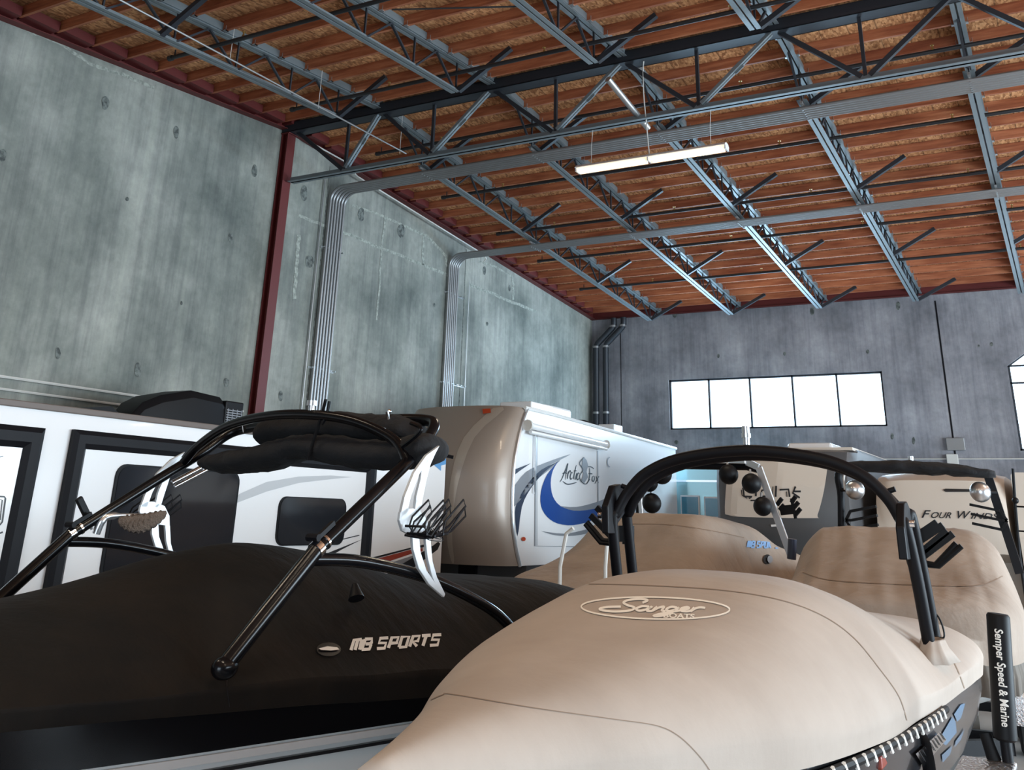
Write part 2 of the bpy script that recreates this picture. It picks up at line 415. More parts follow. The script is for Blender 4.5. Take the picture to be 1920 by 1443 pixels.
def window(n, W, nx, splits, arched=False):
    x0, x1, z0, z1 = W
    mb = MB(); t = .05; y0, y1 = YB+.06, YB+.14
    mb.bx(x0, x0+t, y0, y1, z0, z1); mb.bx(x1-t, x1, y0, y1, z0, z1); mb.bx(x0, x1, y0, y1, z0, z0+t)
    if arched:
        pts = [V(x0+(x1-x0)*k/16, YB+.1, z1+.95*math.sin(PI*k/16)**.8) for k in range(17)]
        mb.tube(pts, .035, 6); mb.bx(x0, x1, y0, y1, 3.42, 3.46); mb.bx(x0, x1, y0, y1, z1-.02, z1+.02)
    else: mb.bx(x0, x1, y0, y1, z1-t, z1)
    for k in range(1, nx):
        xx = x0+(x1-x0)*k/nx
        mb.bx(xx-.022, xx+.022, y0, y1, z0, z1)
    fr = struct(mb.build('window_%d' % n, M['dark_steel']))
    mb = MB(); zz = z1
    if arched:
        mb.prism([V(x0, YB+.1, z0)]+[V(x0+(x1-x0)*k/16, YB+.1, z1+.94*math.sin(PI*k/16)**.8) for k in range(17)]+[V(x1, YB+.1, z0)], (0, .006, 0))
    else: mb.bx(x0, x1, YB+.097, YB+.103, z0, z1)
    g = mb.build('glass', M['pane'], fr)
window(1, W1, 5, None); window(2, W2, 6, None, True)

# dark lifting plugs and pale skim marks cast in the concrete
for px, py, w, h in ((197, 193, 7, 13), (330, 248, 5, 12), (4, 291, 8, 12), (477, 320, 5, 12), (432, 445, 4, 9), (238, 373, 3, 4), (108, 662, 5, 11), (258, 693, 6, 14), (424, 717, 5, 9),
                     (570, 362, 6, 15), (677, 402, 6, 13), (752, 433, 7, 13), (580, 490, 8, 12), (526, 742, 4, 10), (814, 572, 2, 4), (908, 507, 3, 8), (913, 607, 2, 4), (340, 568, 2, 4), (955, 540, 2, 6)):
    pts = [(px+w*math.cos(a)*(1+.12*math.sin(3*a+px)), py+h*math.sin(a)) for a in [2*PI*k/14 for k in range(14)]]
    struct(decal_poly('plug', pts, wall_left, M['patch_dark'], wall_left, .006))
for px, py, w, h in ((1523, 583, 4, 8), (1265, 590, 4, 6), (1684, 573, 4, 8), (1803, 540, 5, 8), (1347, 667, 2.5, 4), (1471, 663, 2.5, 4), (1627, 659, 3, 4), (1835, 648, 2, 2.5), (1859, 645, 3, 4), (1713, 826, 3, 7), (1268, 829, 4, 4), (1673, 818, 3, 6)):
    pts = [(px+w*math.cos(a), py+h*math.sin(a)) for a in [2*PI*k/12 for k in range(12)]]
    struct(decal_poly('plug', pts, wall_back, M['patch_dark'], wall_back, .006))
def jag(pl, a, n=7):
    out = []
    for i in range(len(pl)-1):
        for k in range(n): t = k/n; out.append((pl[i][0]*(1-t)+pl[i+1][0]*t+random.uniform(-a, a), pl[i][1]*(1-t)+pl[i+1][1]*t+random.uniform(-a, a)))
    out.append(pl[-1]); return out
skims = [([(560, 405), (612, 424), (720, 467), (840, 516)], 3.2), ([(880, 533), (960, 566), (1005, 584)], 3.0), ([(722, 405), (716, 470), (706, 600)], 2.0), ([(795, 440), (792, 496)], 2.4), ([(660, 385), (700, 398), (722, 407), (760, 425), (800, 442), (835, 478), (838, 500)], 2.6),
         ([(20, 38), (60, 60), (110, 80), (170, 120), (230, 140), (290, 165)], 3.6), ([(898, 490), (930, 500), (962, 520), (962, 562)], 2.2), ([(560, 440), (556, 500), (552, 560)], 4)]
for pl, w in skims: struct(decal_line('skim_mark', [jag(pl, 1.3)], w*1.7, wall_left, M['patch_light'], wall_left, .005))

# red column where the girder lands
mb = MB(); xc0 = XL+.01
mb.bx(xc0, xc0+.015, 12.86, 13.08, -H, 6.80); mb.bx(xc0, xc0+.16, 12.96, 12.98, -H, 6.80); mb.bx(xc0+.15, xc0+.165, 12.86, 13.08, -H, 6.80)
mb.bx(xc0, xc0+.2, 12.84, 13.10, 6.80, 6.82)
col = tag(mb.build('steel_column', M['red_steel']), 'dark red steel column against the left concrete wall, under the end of the truss girder', 'column')

# ------------------------------------------------------------------ wood purlins
ends = []
y = YG+.35; rows = []
while y < YB-.25: rows.append((y, 'far')); y += .61
y = YG-.35
while y > 1.0: rows.append((y, 'near')); y -= .61
proto = None
for i, (y, bay) in enumerate(sorted(rows)):
    mb = MB(); z = roof(y)+.1
    mb.box(((XL+.15+XR)/2, y, z-.085), (XR-XL-.2, .045, .17))
    o = mb.build('roof_purlin', M['wood'])
    if bay == 'far': tag(o, 'reddish wood purlin under the roof deck beyond the girder', 'purlin', 'wood purlins of the far bay')
    else: tag(o, 'reddish wood purlin under the roof deck on the near side of the girder', 'purlin', 'wood purlins of the near bay')
# red ledger blocks between the purlins at the left wall
for i, (y, bay) in enumerate(sorted(rows)):
    mb = MB(); s = 1 if y < YG else -1
    mb.bx(XL+.06, XL+.30, y-.62+.05, y-.05, roof(y-.3)-.08, roof(y-.3)+.07)
    struct(mb.build('trim_%d' % (10+i), M['red_steel']))

# ------------------------------------------------------------------ steel joists
XJ = [-10.2, -7.77, -5.34, -2.91, -.48, 1.95, 4.38]
PLACE = ['nearest the left wall', 'second from the left', 'third from the left', 'fourth from the left', 'fifth from the left', 'sixth from the left', 'seventh from the left']
hang_proto = None
def zbc(y): return 6.30-.072*(y-14.5) if y > YG else 6.33-.065*(11.9-y)
def joist(x, y0, y1, label):
    t = thing('roof_joist', label, 'joist', (x, (y0+y1)/2, roof(y0)), None)
    far = y0 > YG
    # bottom chord: two angles back to back with a dark gap
    mb = MB()
    for s in (-1, 1):
        a = V(x+s*.048, y0, zbc(y0)); b = V(x+s*.048, y1, zbc(y1))
        mb.bar(a, b, .068, .010); mb.bar(a+V(-s*.031, 0, .034), b+V(-s*.031, 0, .034), .008, .068)
    mb.build('bottom_chord', M['steel'], t)
    ya, yb = (YG+.05, YB-.1) if far else (y0, YG-.05)
    mb = MB()
    for s in (-1, 1):
        a = V(x+s*.045, ya, roof(ya)-.11); b = V(x+s*.045, yb, roof(yb)-.11)
        mb.bar(a, b, .062, .010); mb.bar(a+V(-s*.028, 0, .03), b+V(-s*.028, 0, .03), .008, .06)
    mb.bar((x, ya, roof(ya)+.0), (x, yb, roof(yb)+.0), .09, .12)
    mb.build('top_chord', M['steel'], t)
    n = max(2, round((y1-y0)/1.22)); st = (y1-y0)/n
    for k in range(n+1):
        yn = y0+k*st; zb = zbc(yn)+.04
        ms = [((x, yn, zb), (x, yn, roof(yn)-.1), .028)]
        for sg in (-1, 1):
            yt = yn+sg*st*.5
            if far and yt < ya: yt = ya+.05
            if (not far) and yt > yb: yt = yb-.05
            if yt > yb: yt = yb-.03
            ms.append(((x+.012*sg, yn+.03*sg, zb), (x+.012*sg, yt, roof(yt)-.1), .036))
        for a, b, w in ms: MB().bar(a, b, w, w*.8).build('web_bar', M['dark_steel'], t)
    for yy in ([18.38, 22.5, 26.3, 14.6] if far else [7.9, 11.75]):
        if y0-.1 <= yy <= y1+.1:
            MB().bar((x+.06, yy, zbc(yy)+.02), (x+1.0, yy, roof(yy)-.06), .075, .075).build('sway_brace', M['dark_steel'], t)
    hp = None
    for (yr, bay) in rows:
        if (bay == 'far') != far or yr < ya: continue
        for s in (-1, 1): MB().bx(x+s*.05, x+s*.115, yr-.03, yr+.03, roof(yr)-.085, roof(yr)-.065).bx(x+s*.11, x+s*.115, yr-.03, yr+.03, roof(yr)-.085, roof(yr)-.0).build('purlin_hanger', M['galv'], t)
    return t
for k, x in enumerate(XJ):
    joist(x, 14.35, 26.35, 'open-web steel roof joist of the far bay, %s' % PLACE[k])
for k, x in enumerate(XJ[:5]):
    joist(x, 2.2, 11.75, 'open-web steel roof joist of the near bay, %s' % PLACE[k])

# ------------------------------------------------------------------ truss girder
g = thing('truss_girder', 'heavy dark steel truss girder crossing the building under the roof ridge', 'girder', (0, YG, 6.9))
mb = MB(); mb.bx(XL+.02, 6.5, YG-.15, YG+.15, 6.83, 6.85); mb.bx(XL+.02, 6.5, YG-.15, YG+.15, 7.0, 7.02)
mb.bx(XL+.02, 6.5, YG-.15, YG-.13, 6.83, 7.02); mb.bx(XL+.02, 6.5, YG+.13, YG+.15, 6.83, 7.02); mb.build('top_chord', M['dark_steel'], g)
mb = MB()
for s in (-1, 1): mb.bx(XL+.25, 6.5, YG+s*.012, YG+s*.09, 5.82, 5.832); mb.bx(XL+.25, 6.5, YG+s*.012, YG+s*.022, 5.82, 5.92)
mb.build('bottom_chord', M['steel'], g)
bn = [-10.95, -9.03, -6.6, -4.16, -1.73, .7, 3.1, 5.5]; tn = [-12.4, -10.2, -7.85, -5.4, -2.95, -.5, 1.95, 4.4]
for i in range(len(bn)):
    xt0, xb = tn[i], bn[i]; xt1 = tn[i+1] if i+1 < len(tn) else 6.4
    MB().bar((xt0+(.2 if xt0 < -12 else .08), YG, 6.85), (xb-.05, YG, 5.9), .07, .07).build('diagonal', M['dark_steel'], g)
    MB().bar((xb, YG, 6.85), (xb, YG, 5.9), .05, .05).build('post', M['dark_steel'], g)
    if xb < -2.2:
        mb = MB()
        for s in (-1, 1): mb.bar((xb+.06, YG-.045+s*.033, 5.9), (xt1-.02, YG-.045+s*.033, 6.86), .045, .05)
        mb.bar(V(xb+.06, YG, 5.9).lerp(V(xt1, YG, 6.86), .45)+V(0, -.05, 0), V(xb+.06, YG, 5.9).lerp(V(xt1, YG, 6.86), .56)+V(0, -.05, 0), .12, .02, (0, 1, 0))
        mb.build('diagonal', M['steel'], g)  # silver look of the lit diagonals comes from the paler steel
    else:
        MB().bar((xb+.06, YG, 5.9), (xt1-.02, YG, 6.86), .07, .07).build('diagonal', M['dark_steel'], g)

# ------------------------------------------------------------------ sprinkler pipes
SP = [('crossing the near bay, nearest the camera', 8.87), ('in the near bay beside the girder', 11.6), ('first beyond the girder', 14.1), ('second beyond the girder', 16.5), ('third beyond the girder', 18.9), ('fourth beyond the girder', 21.0), ('fifth beyond the girder', 23.5)]
for lab, y in SP:
    z = roof(y)-.36
    t = thing('sprinkler_pipe', 'black steel sprinkler pipe under the purlins, %s' % lab, 'pipe', (-11.1, y, z))
    MB().tube([(-11.1, y, z), (6, y, z)], .034, 10).build('pipe', M['black_pipe'], t, True)
    MB().tube([(-11.12, y, z), (-11.04, y, z)], .045, 8).tube([(-11.0, y, z), (-11.0, y, z+.12)], .012, 6).build('end_cap', M['black_pipe'], t, True)
    for k in range(5):
        x = -9.6+k*2.9+(.6 if int(y) % 2 else 0)
        MB().tube([(x, y, z), (x, y, z+.10)], .012, 6).tube([(x, y, z+.10), (x, y, z+.105)], .03, 8).tube([(x, y, z+.02), (x, y, z+.05)], .022, 8).build('sprinkler_head', M['brass'], t, True)

# ------------------------------------------------------------------ conduit runs
def conduits(n, y0, sp, zr, zoff, r, grp, lab):
    for k in range(n):
        y = y0+k*sp; R = .30+k*.0
        xw = XL+.07
        yy = y; R = .28
        pts = [V(xw, yy, -H), V(xw, yy, zr-R)]
        for j in range(1, 7):
            a = PI/2*j/6; pts.append(V(xw+R-R*math.cos(a), yy, zr-R+R*math.sin(a)))
        pts += [V(6.5, yy, zr)]
        o = MB().tube(pts, r, 10).build('electrical_conduit', M['conduit'], None, True)
        tag(o, lab, 'conduit', grp)
conduits(6, 14.40, .088, 6.18, 0, .030, 'conduits of the run nearer the girder', 'long grey conduit in the bundle that climbs the left wall nearer the girder')
conduits(6, 18.93, .080, 5.86, 0, .027, 'conduits of the run farther from the girder', 'long grey conduit in the bundle that climbs the left wall farther from the girder')
def strut(name, y0, y1, x, z, lab):
    mb = MB(); mb.bx(x, x+.02, y0, y1, z-.02, z+.02)
    for k in range(6): yy = y0+.04+(y1-y0-.08)*k/5; mb.bx(x+.02, x+.10, yy-.006, yy+.006, z-.012, z+.012)
    tag(mb.build(name, M['galv']), lab, 'bracket')
strut('conduit_clamp', 14.3, 14.95, XL+.0, 4.92, 'galvanised clamp channel high across the conduit bundle nearer the girder')
strut('conduit_clamp', 14.3, 15.05, XL+.0, 2.55, 'galvanised clamp channel low across the conduit bundle nearer the girder')
strut('conduit_clamp', 18.85, 19.7, XL+.0, 4.95, 'galvanised clamp channel high across the conduit bundle farther from the girder')
strut('conduit_clamp', 18.85, 19.9, XL+.0, 2.85, 'galvanised clamp channel low across the conduit bundle farther from the girder')
for x in XJ[:6]:
    for y0, y1, z, w in ((14.3, 15.0, 6.235, 'run nearer the girder'), (18.85, 19.45, 5.905, 'run farther from the girder')):
        mb = MB(); mb.bx(x-.02, x+.02, y0, y1, z-.01, z+.03)
        for k in range(6): yy = y0+.1+k*.085; mb.bx(x-.012, x+.012, yy-.006, yy+.006, z-.1, z)
        tag(mb.build('conduit_hanger', M['galv']), 'channel under the conduit %s, joist %s' % (w, PLACE[XJ.index(x)].split(',')[0]), 'bracket')
# small conduits on the left wall
def wire(name, pts, r, m, lab, cat, n=6, sm=True, grp=None):
    return tag(MB().tube(pts, r, n).build(name, m, None, sm), lab, cat, grp)
wire('wall_conduit', [(XL+.05, -2, 1.57), (XL+.05, 12.7, 1.57)], .02, M['cable'], 'upper of two thin conduits along the left wall above the white trailer', 'conduit')
wire('wall_conduit', [(XL+.05, -2, 1.41), (XL+.05, 12.7, 1.41)], .018, M['cable'], 'lower of two thin conduits along the left wall above the white trailer', 'conduit')
wire('wall_conduit', [(XL+.05, 19.9, -H), (XL+.05, 19.9, 5.4)], .012, M['galv'], 'thin vertical conduit beside the farther conduit bundle', 'conduit')
wire('wall_conduit', [(XL+.05, 14.2, -H), (XL+.05, 14.2, 6.3)], .014, M['conduit'], 'thin vertical conduit on the near side of the first conduit bundle', 'conduit')
wire('wall_conduit', [(XL+.22, 13.4, 6.82), (XL+.22, 14.5, 6.78)]+[(XL+.22, y, roof(y)-.3) for y in (15, 18, 20.3)]+[(XL+.18, 20.45, roof(20.4)-.36), (XL+.1, 20.45, roof(20.4)-.42)], .016, M['cable'], 'thin white conduit along the top of the left wall beyond the red column', 'conduit')
wire('wall_conduit', [(XL+.3, YB-.05, 1.63), (2.5, YB-.05, 1.63)], .014, M['cable'], 'thin pale conduit running level across the back wall under the windows', 'conduit')
tag(MB().box((-2.62, YB-.06, 1.62), (.26, .12, .24)).build('junction_box', M['cable'], bevel=.01), 'small pale junction box low on the back wall joint', 'box')
tag(MB().box((-2.5, YB-.06, 1.98), (.42, .10, .3)).build('junction_box', M['conduit'], bevel=.01), 'larger grey junction box above the small pale one on the back wall', 'box')
# thin brown rod following the first near joist
wire('tie_rod', [(-9.95, 5.5, 6.12), (-9.95, 13.5, 6.22)], .014, M['conduit'], 'thin pale rod hung alongside the near roof joist closest to the left wall', 'rod')
for k, y in enumerate((9.0, 11.0, 13.3)):
    wire('rod_hanger', [(-9.95, y, 6.15), (-9.95, y, roof(y)-.05)], .005, M['cable'], 'thin wire hanger holding the pale rod near the left wall', 'wire', 4, grp='hangers of the pale rod')
wire('long_rod', [PY(735, 18, 9), PY(975, 12, 9.6)], .012, M['black_pipe'], 'thin black rod between two near joists at the top of the photo', 'rod')
wire('girder_pipe', [PY(1140, 148, 12.2), PY(1215, 240, 13.3)], .05, M['galv'], 'short galvanised pipe passing the girder at the third joist', 'pipe', 12)
# downspouts in the far left corner
def downspout(dx, lab):
    t = thing('downspout', lab, 'downspout', (XL+.3+dx, YB-.3, -H))
    pts = [(XL+.85+dx, YB-.25, 5.75), (XL+.85+dx, YB-.25, 5.55), (XL+.80+dx, YB-.25, 5.45), (XL+.30+dx, YB-.25, 5.0), (XL+.25+dx, YB-.25, 4.88), (XL+.25+dx, YB-.25, -H)]
    MB().tube(pts, .09, 12).build('pipe', M['dark_steel'], t, True)
    for z in (2.95, 4.9, 5.5): MB().tube([(pts[-1][0] if z < 5 else XL+.82+dx, YB-.25, z-.03), (pts[-1][0] if z < 5 else XL+.82+dx, YB-.25, z+.03)], .11, 12).build('collar', M['conduit'], t, True)
downspout(0, 'left of the two dark downspouts in the far left corner'); downspout(.32, 'right of the two dark downspouts in the far left corner')

# ------------------------------------------------------------------ strip lamps (one in view, the others added out of frame to warm the ceiling)
def lamp(x0, y, z, lab, L=2.44):
    t = thing('strip_lamp', lab, 'lamp', (x0+L/2, y, z))
    mb = MB(); mb.prism([V(x0, y-.05, z+.05), V(x0, y+.05, z+.05), V(x0, y+.11, z), V(x0, y+.10, z-.005), V(x0, y-.10, z-.005), V(x0, y-.11, z)], (L, 0, 0)); mb.build('housing', M['rv_white'], t)
    for s in (-1, 1):
        for k in (0, 1):
            a = x0+.03+k*(L/2); MB().tube([(a, y+s*.055, z-.045), (a+L/2-.08, y+s*.055, z-.045)], .022, 8).build('tube', M['tube_on'], t, True)
    for k in (0, .5, 1): MB().box((x0+.01+k*(L-.02), y, z-.03), (.022, .16, .06)).build('lamp_holder', M['rv_white'], t)
    for k in (.1, .9): MB().tube([(x0+k*L, y, z+.05), (x0+k*L, y, z+.35), (x0+k*L+.02, y+.02, z+.65)], .004, 4).build('hanging_wire', M['cable'], t)
    MB().tube(smooth([(x0+.5*L, y, z+.05), (x0+.5*L-.03, y-.02, z+.6), (x0+.5*L-.06, y-.03, z+1.2), (x0+.5*L-.02, y-.02, z+1.75), (x0+.5*L+.25, y, z+1.7)], 5), .010, 6).build('power_cord', M['cable'], t, True)
    d = bpy.data.lights.new('strip_light', 'AREA'); d.shape = 'RECTANGLE'; d.size = L-.1; d.size_y = .16; d.energy = 48; d.color = (1, .84, .64)
    o = bpy.data.objects.new('strip_light', d); COL.objects.link(o); o.location = (x0+L/2, y, z-.08+H); adopt(o, t); 
    return t
lamp(-6.2, YG, 5.18, 'lit warm fluorescent strip lamp hung from the girder')
for x_, y_ in ((2.2, YG), (-8.5, 3.2), (-3.2, 3.2), (2.2, 3.2), (3.0, 21.0)): lamp(x_, y_, 5.18, 'added warm strip lamp out of view, put in to brighten the ceiling', 2.44)['group'] = 'added strip lamps out of view'

exec_parts = True
# ================================================================== BOATS
class Boat:
    def __init__(s, O, yaw): s.O = V(O[0], O[1], 0); s.c, s.s = math.cos(yaw), math.sin(yaw); s.yaw = yaw
    def W(s, lx, ly, z): return V(s.O.x+lx*s.c-ly*s.s, s.O.y+lx*s.s+ly*s.c, z)
    def L(s, p): dx, dy = p.x-s.O.x, p.y-s.O.y; return V(dx*s.c+dy*s.s, -dx*s.s+dy*s.c, p.z)
    def on_x(s, px, py, lx):     # where the line of sight meets the boat's own fore-and-aft plane lx
        d = ray(px, py); a = d.x*s.c+d.y*s.s; o = -(s.O.x*s.c+s.O.y*s.s); return d*((lx-o)/a)
    def on_y(s, px, py, ly):
        d = ray(px, py); a = -d.x*s.s+d.y*s.c; o = (s.O.x*s.s-s.O.y*s.c); return d*((ly-o)/a)

def cover_mesh(B, st, n_y=70, nu=44, wr=.006, seed=0, dirs=(1.2, 3.0), end_drop=True):
    ly = [a[0] for a in st]; cols = list(zip(*st))
    def g(c, y): return pchip(ly, cols[c], y)
    rings = []
    ysamp = [ly[0]+(ly[-1]-ly[0])*((k/(n_y-1))) for k in range(n_y)]
    us = [math.sin(PI/2*(-1+2*k/(nu-1))) for k in range(nu)]
    def pt(u, y):
        hw, zh, zg, zc, a, b = [g(c, y) for c in range(1, 7)]
        z = zg+(zc-zg)*max(0, 1-abs(u)**a)**b
        p = B.W(hw*u, y, z)
        q = V(u*hw*dirs[0]*1.6, y*dirs[1]*.22, seed*3.1)
        n = noise.noise(q*1.1)+.45*noise.noise(V(q.x*2.4+q.y*1.5, q.y*1.6, seed))
        edge = 1+2.2*abs(u)**3
        p.z += wr*n*edge
        return p
    for y in ysamp:
        hw, zh, zg = g(1, y), g(2, y), g(3, y)
        ring = []
        for k in range(4): t = k/4; ring.append(B.W(-hw*(.985+.015*t), y, zh+(zg-zh)*t))
        ring += [pt(u, y) for u in us]
        for k in range(3, -1, -1): t = k/4; ring.append(B.W(hw*(.985+.015*t), y, zh+(zg-zh)*t))
        rings.append(ring)
    # close bow and stern down to the hem
    zhb = g(2, ly[0]); zhs = g(2, ly[-1])
    first = [V(p.x, p.y, zhb) for p in rings[0]]; last = [V(p.x, p.y, zhs) for p in rings[-1]]
    mb = MB(); mb.loft([first]+rings+[last], closed=False, caps=False)
    return mb
def hull_mesh(B, st, keel=-1.85, chine=-1.5):
    """st: (ly, hw, zg)"""
    L0, L1 = st[0][0], st[-1][0]; rings = []
    for k in range(36):
        y = L0+(L1-L0)*k/35; hw = pchip([a[0] for a in st], [a[1] for a in st], y); zg = pchip([a[0] for a in st], [a[2] for a in st], y)
        t = (y-L0)/(L1-L0); rise = max(0, (.32-t)/.32)**1.6
        kz = keel+rise*(.9); cz = chine+rise*.45; cw = hw*(.86-.25*rise)
        rings.append([B.W(x, y, z) for x, z in ((-hw*.9, zg+.03), (-hw, zg), (-hw*1.0, zg-.10), (-hw*.965, (zg+cz)/2), (-cw, cz), (-cw*.5, (cz+kz)/2), (0, kz), (cw*.5, (cz+kz)/2), (cw, cz), (hw*.965, (zg+cz)/2), (hw*1.0, zg-.10), (hw, zg), (hw*.9, zg+.03))])
    return MB().loft(rings, closed=True, caps=True)
def sleeve(mb, p0, p1, r): mb.tube([p0, p1], r, 10)

def trailer(B, L, hw, z_bed, lab, fender=True, tongue=1.4):
    t = thing('boat_trailer', lab, 'trailer', B.W(0, L*.6, -H))
    mb = MB()
    for s in (-1, 1):
        mb.bar(B.W(s*hw*.75, .8, -H+.5), B.W(s*hw*.75, L-.3, -H+.5), .08, .14)
    for y in (1.2, L*.5, L*.75, L-.5): mb.bar(B.W(-hw*.75, y, -H+.5), B.W(hw*.75, y, -H+.5), .07, .09)
    mb.bar(B.W(-hw*.75, .8, -H+.5), B.W(0, .4-tongue, -H+.5), .08, .12); mb.bar(B.W(hw*.75, .8, -H+.5), B.W(0, .4-tongue, -H+.5), .08, .12); mb.bar(B.W(0, .6-tongue, -H+.5), B.W(0, -tongue, -H+.5), .1, .1)
    mb.build('frame', M['black_satin'], t)
    for s in (-1, 1):
        MB().bar(B.W(s*hw*.5, 1.5, z_bed), B.W(s*hw*.5, L-.4, z_bed), .09, .14).build('bunk', M['grey_skirt'], t)
        for y in (1.6, L*.5, L-.6): MB().bar(B.W(s*hw*.5, y, -H+.5), B.W(s*hw*.5, y, z_bed), .05, .05).build('bunk_post', M['galv'], t)
        for y in (L*.58, L*.72):
            c = B.W(s*(hw*.98), y, -H+.33); ax = B.W(1, 0, 0)-B.W(0, 0, 0)
            wv = []
            w = MB().loft([[c+ax*a+(B.W(0, 1, 0)-B.W(0, 0, 0))*r*math.cos(th)+V(0, 0, r*math.sin(th)) for th in [2*PI*k/28 for k in range(28)]] for a, r in ((-.10, .2), (-.10, .30), (-.08, .33), (.08, .33), (.10, .30), (.10, .2))]).build('tyre', M['rubber'], t, True)
            MB().loft([[c+ax*a+(B.W(0, 1, 0)-B.W(0, 0, 0))*r*math.cos(th)+V(0, 0, r*math.sin(th)) for th in [2*PI*k/20 for k in range(20)]] for a, r in ((-.09, .2), (.0, .12), (.105*s, .06), (.11*s, .19))]).build('rim', M['chrome'], w, True)
            MB().bar(c, B.W(s*hw*.7, y, -H+.4), .05, .05).build('axle', M['black_satin'], t)
        if fender:
            ringp = []
            yc0, yc1 = L*.58-.42, L*.72+.42
            prof = [(yc0, -H+.35), (yc0+.08, -H+.6), (yc0+.25, -H+.74), ((yc0+yc1)/2, -H+.76), (yc1-.25, -H+.74), (yc1-.08, -H+.6), (yc1, -H+.35)]
            MB().loft([[B.W(s*(hw*.98-.13), y, z), B.W(s*(hw*.98+.13), y, z), B.W(s*(hw*.98+.13), y, z-.02), B.W(s*(hw*.98-.13), y, z-.02)] for y, z in prof]).build('fender', M['diamond'], t, False)
    return t

# ------------------------------------------------------------------ black covered boat (left)
MBO = Boat((-5.415, 1.447), -math.radians(8.0))
mb_sheer = [(0, .05, -.84), (.35, .5, -.85), (1.2, .98, -.865), (2.0, 1.17, -.88), (2.9, 1.235, -.90), (3.7, 1.245, -.925), (5.0, 1.22, -.97), (6.3, 1.13, -1.0), (6.9, 1.02, -1.0)]
b1 = thing('wake_boat', 'wake boat with white striped hull and gloss black tower, under the black cover', 'boat', MBO.W(0, 3.4, -H))
hull1 = hull_mesh(MBO, mb_sheer).build('hull', M['white_gel'], b1, True)
# black band under the cover and grey stripes along the side
def side_band(B, sheer, x_off, z_a, z_b, y0, y1, name, m, parent, sides=(1, -1)):
    for s in sides:
        rings = []
        for k in range(30):
            y = y0+(y1-y0)*k/29; hw = pchip([a[0] for a in sheer], [a[1] for a in sheer], y); zg = pchip([a[0] for a in sheer], [a[2] for a in sheer], y)
            def wx(dz):   # follow the topside flare
                t = max(0, min(1, (-dz-.10)/.35)); return hw*(1-.035*t)+x_off
            rings.append([B.W(s*wx(z_a), y, zg+z_a), B.W(s*wx(z_b), y, zg+z_b), B.W(s*(wx(z_b)-.03), y, zg+z_b), B.W(s*(wx(z_a)-.03), y, zg+z_a)])
        MB().loft(rings).build(name, m, parent, True)
side_band(MBO, mb_sheer, .012, .0, -.195, .25, 6.85, 'black_band', M['black_gloss'], hull1)
side_band(MBO, mb_sheer, .016, -.21, -.245, .3, 6.85, 'rub_rail', M['pale_vinyl'], hull1)
side_band(MBO, mb_sheer, .012, -.275, -.292, .3, 6.8, 'pinstripe', M['black_vinyl'], hull1)
cov1 = cover_mesh(MBO, [
    (-.05, .10, -.90, -.82, -.78, 2.4, .8), (.3, .52, -.90, -.82, -.74, 2.5, .8), (1.2, 1.01, -.89, -.80, -.66, 2.4, .8), (2.0, 1.20, -.90, -.81, -.55, 2.2, .9), (2.7, 1.26, -.93, -.82, -.42, 2.0, 1.0),
    (3.3, 1.275, -.96, -.84, -.27, 1.9, 1.05), (3.7, 1.275, -.99, -.86, -.215, 1.9, 1.1), (4.3, 1.265, -1.03, -.89, -.27, 2.0, 1.1), (5.0, 1.25, -1.07, -.93, -.42, 2.3, 1.0), (5.7, 1.21, -1.10, -.96, -.47, 3.0, .7),
    (6.3, 1.16, -1.12, -.97, -.48, 4, .5), (6.8, 1.06, -1.13, -.98, -.54, 4, .5), (6.95, .98, -1.13, -.98, -.74, 4, .5)], wr=.010, seed=1).build('boat_cover', M['black_cover'], None, 2)
tag(cov1, 'black canvas cover stretched over the boat on the left', 'boat cover')
trailer(MBO, 6.9, 1.2, -1.72, 'boat trailer under the boat with the black cover')
def U(o, lab): o['label'] = lab; return o
P1 = MBO.W
tw = MB()
for s in (-1, 1):
    foot = P1(s*1.275, 2.70, -.72); col_ = P1(s*1.262, 3.24, -.2); 
    tw.tube([foot, foot.lerp(col_, .5), col_], .045, 12)
    if s > 0:
        def both(h): return smooth([P1(-x, y, z) for x, y, z in h]+[P1(x, y, z) for x, y, z in h[::-1][1:]], 7)
        tw.tube(both([(1.262, 3.24, -.2), (1.21, 3.8, .17), (1.16, 4.15, .40), (1.10, 4.33, .55), (.95, 4.40, .60), (.6, 4.40, .615), (0, 4.40, .62)]), .039, 12)
        tw.tube(both([(1.19, 4.0, .30), (1.02, 4.02, .45), (.6, 3.98, .585), (0, 3.95, .63)]), .034, 12)
    rear = smooth([P1(s*1.262, 3.2, -.25), P1(s*1.27, 3.6, -.27), P1(s*1.275, 4.2, -.38), P1(s*1.28, 4.8, -.58), P1(s*1.28, 5.1, -.76)], 6)
    tw.tube(rear, .034, 12)
tower1 = tw.build('tower', M['black_gloss'], b1, True)
for s in (-1, 1):
    c = P1(s*1.262, 3.24, -.2); d = (P1(s*1.21, 3.8, .17)-c).normalized(); f0 = P1(s*1.275, 2.70, -.72)
    MB().tube([c-d*.02, c+d*.02], .049, 14).tube([c+d*.06, c+d*.075], .044, 14).build('hinge_collar', M['chrome'], tower1, True)
    MB().bar(c+d*.0+V(0, -.02, .05), c+d*.16+V(0, -.02, .05), .025, .025).tube([c+V(-.05*s, -.03, .06), c+V(.03*s, -.03, .06)], .02, 8).build('hinge', M['black_satin'], tower1, True)
    MB().ball(f0-V(0, 0, .01), .055, 14, 10, (1, 1.4, 1)).build('foot', M['black_gloss'], tower1, True)
    MB().ball(P1(s*1.28, 5.12, -.78), .03, 10, 8).build('rear_foot', M['chrome'], tower1, True)
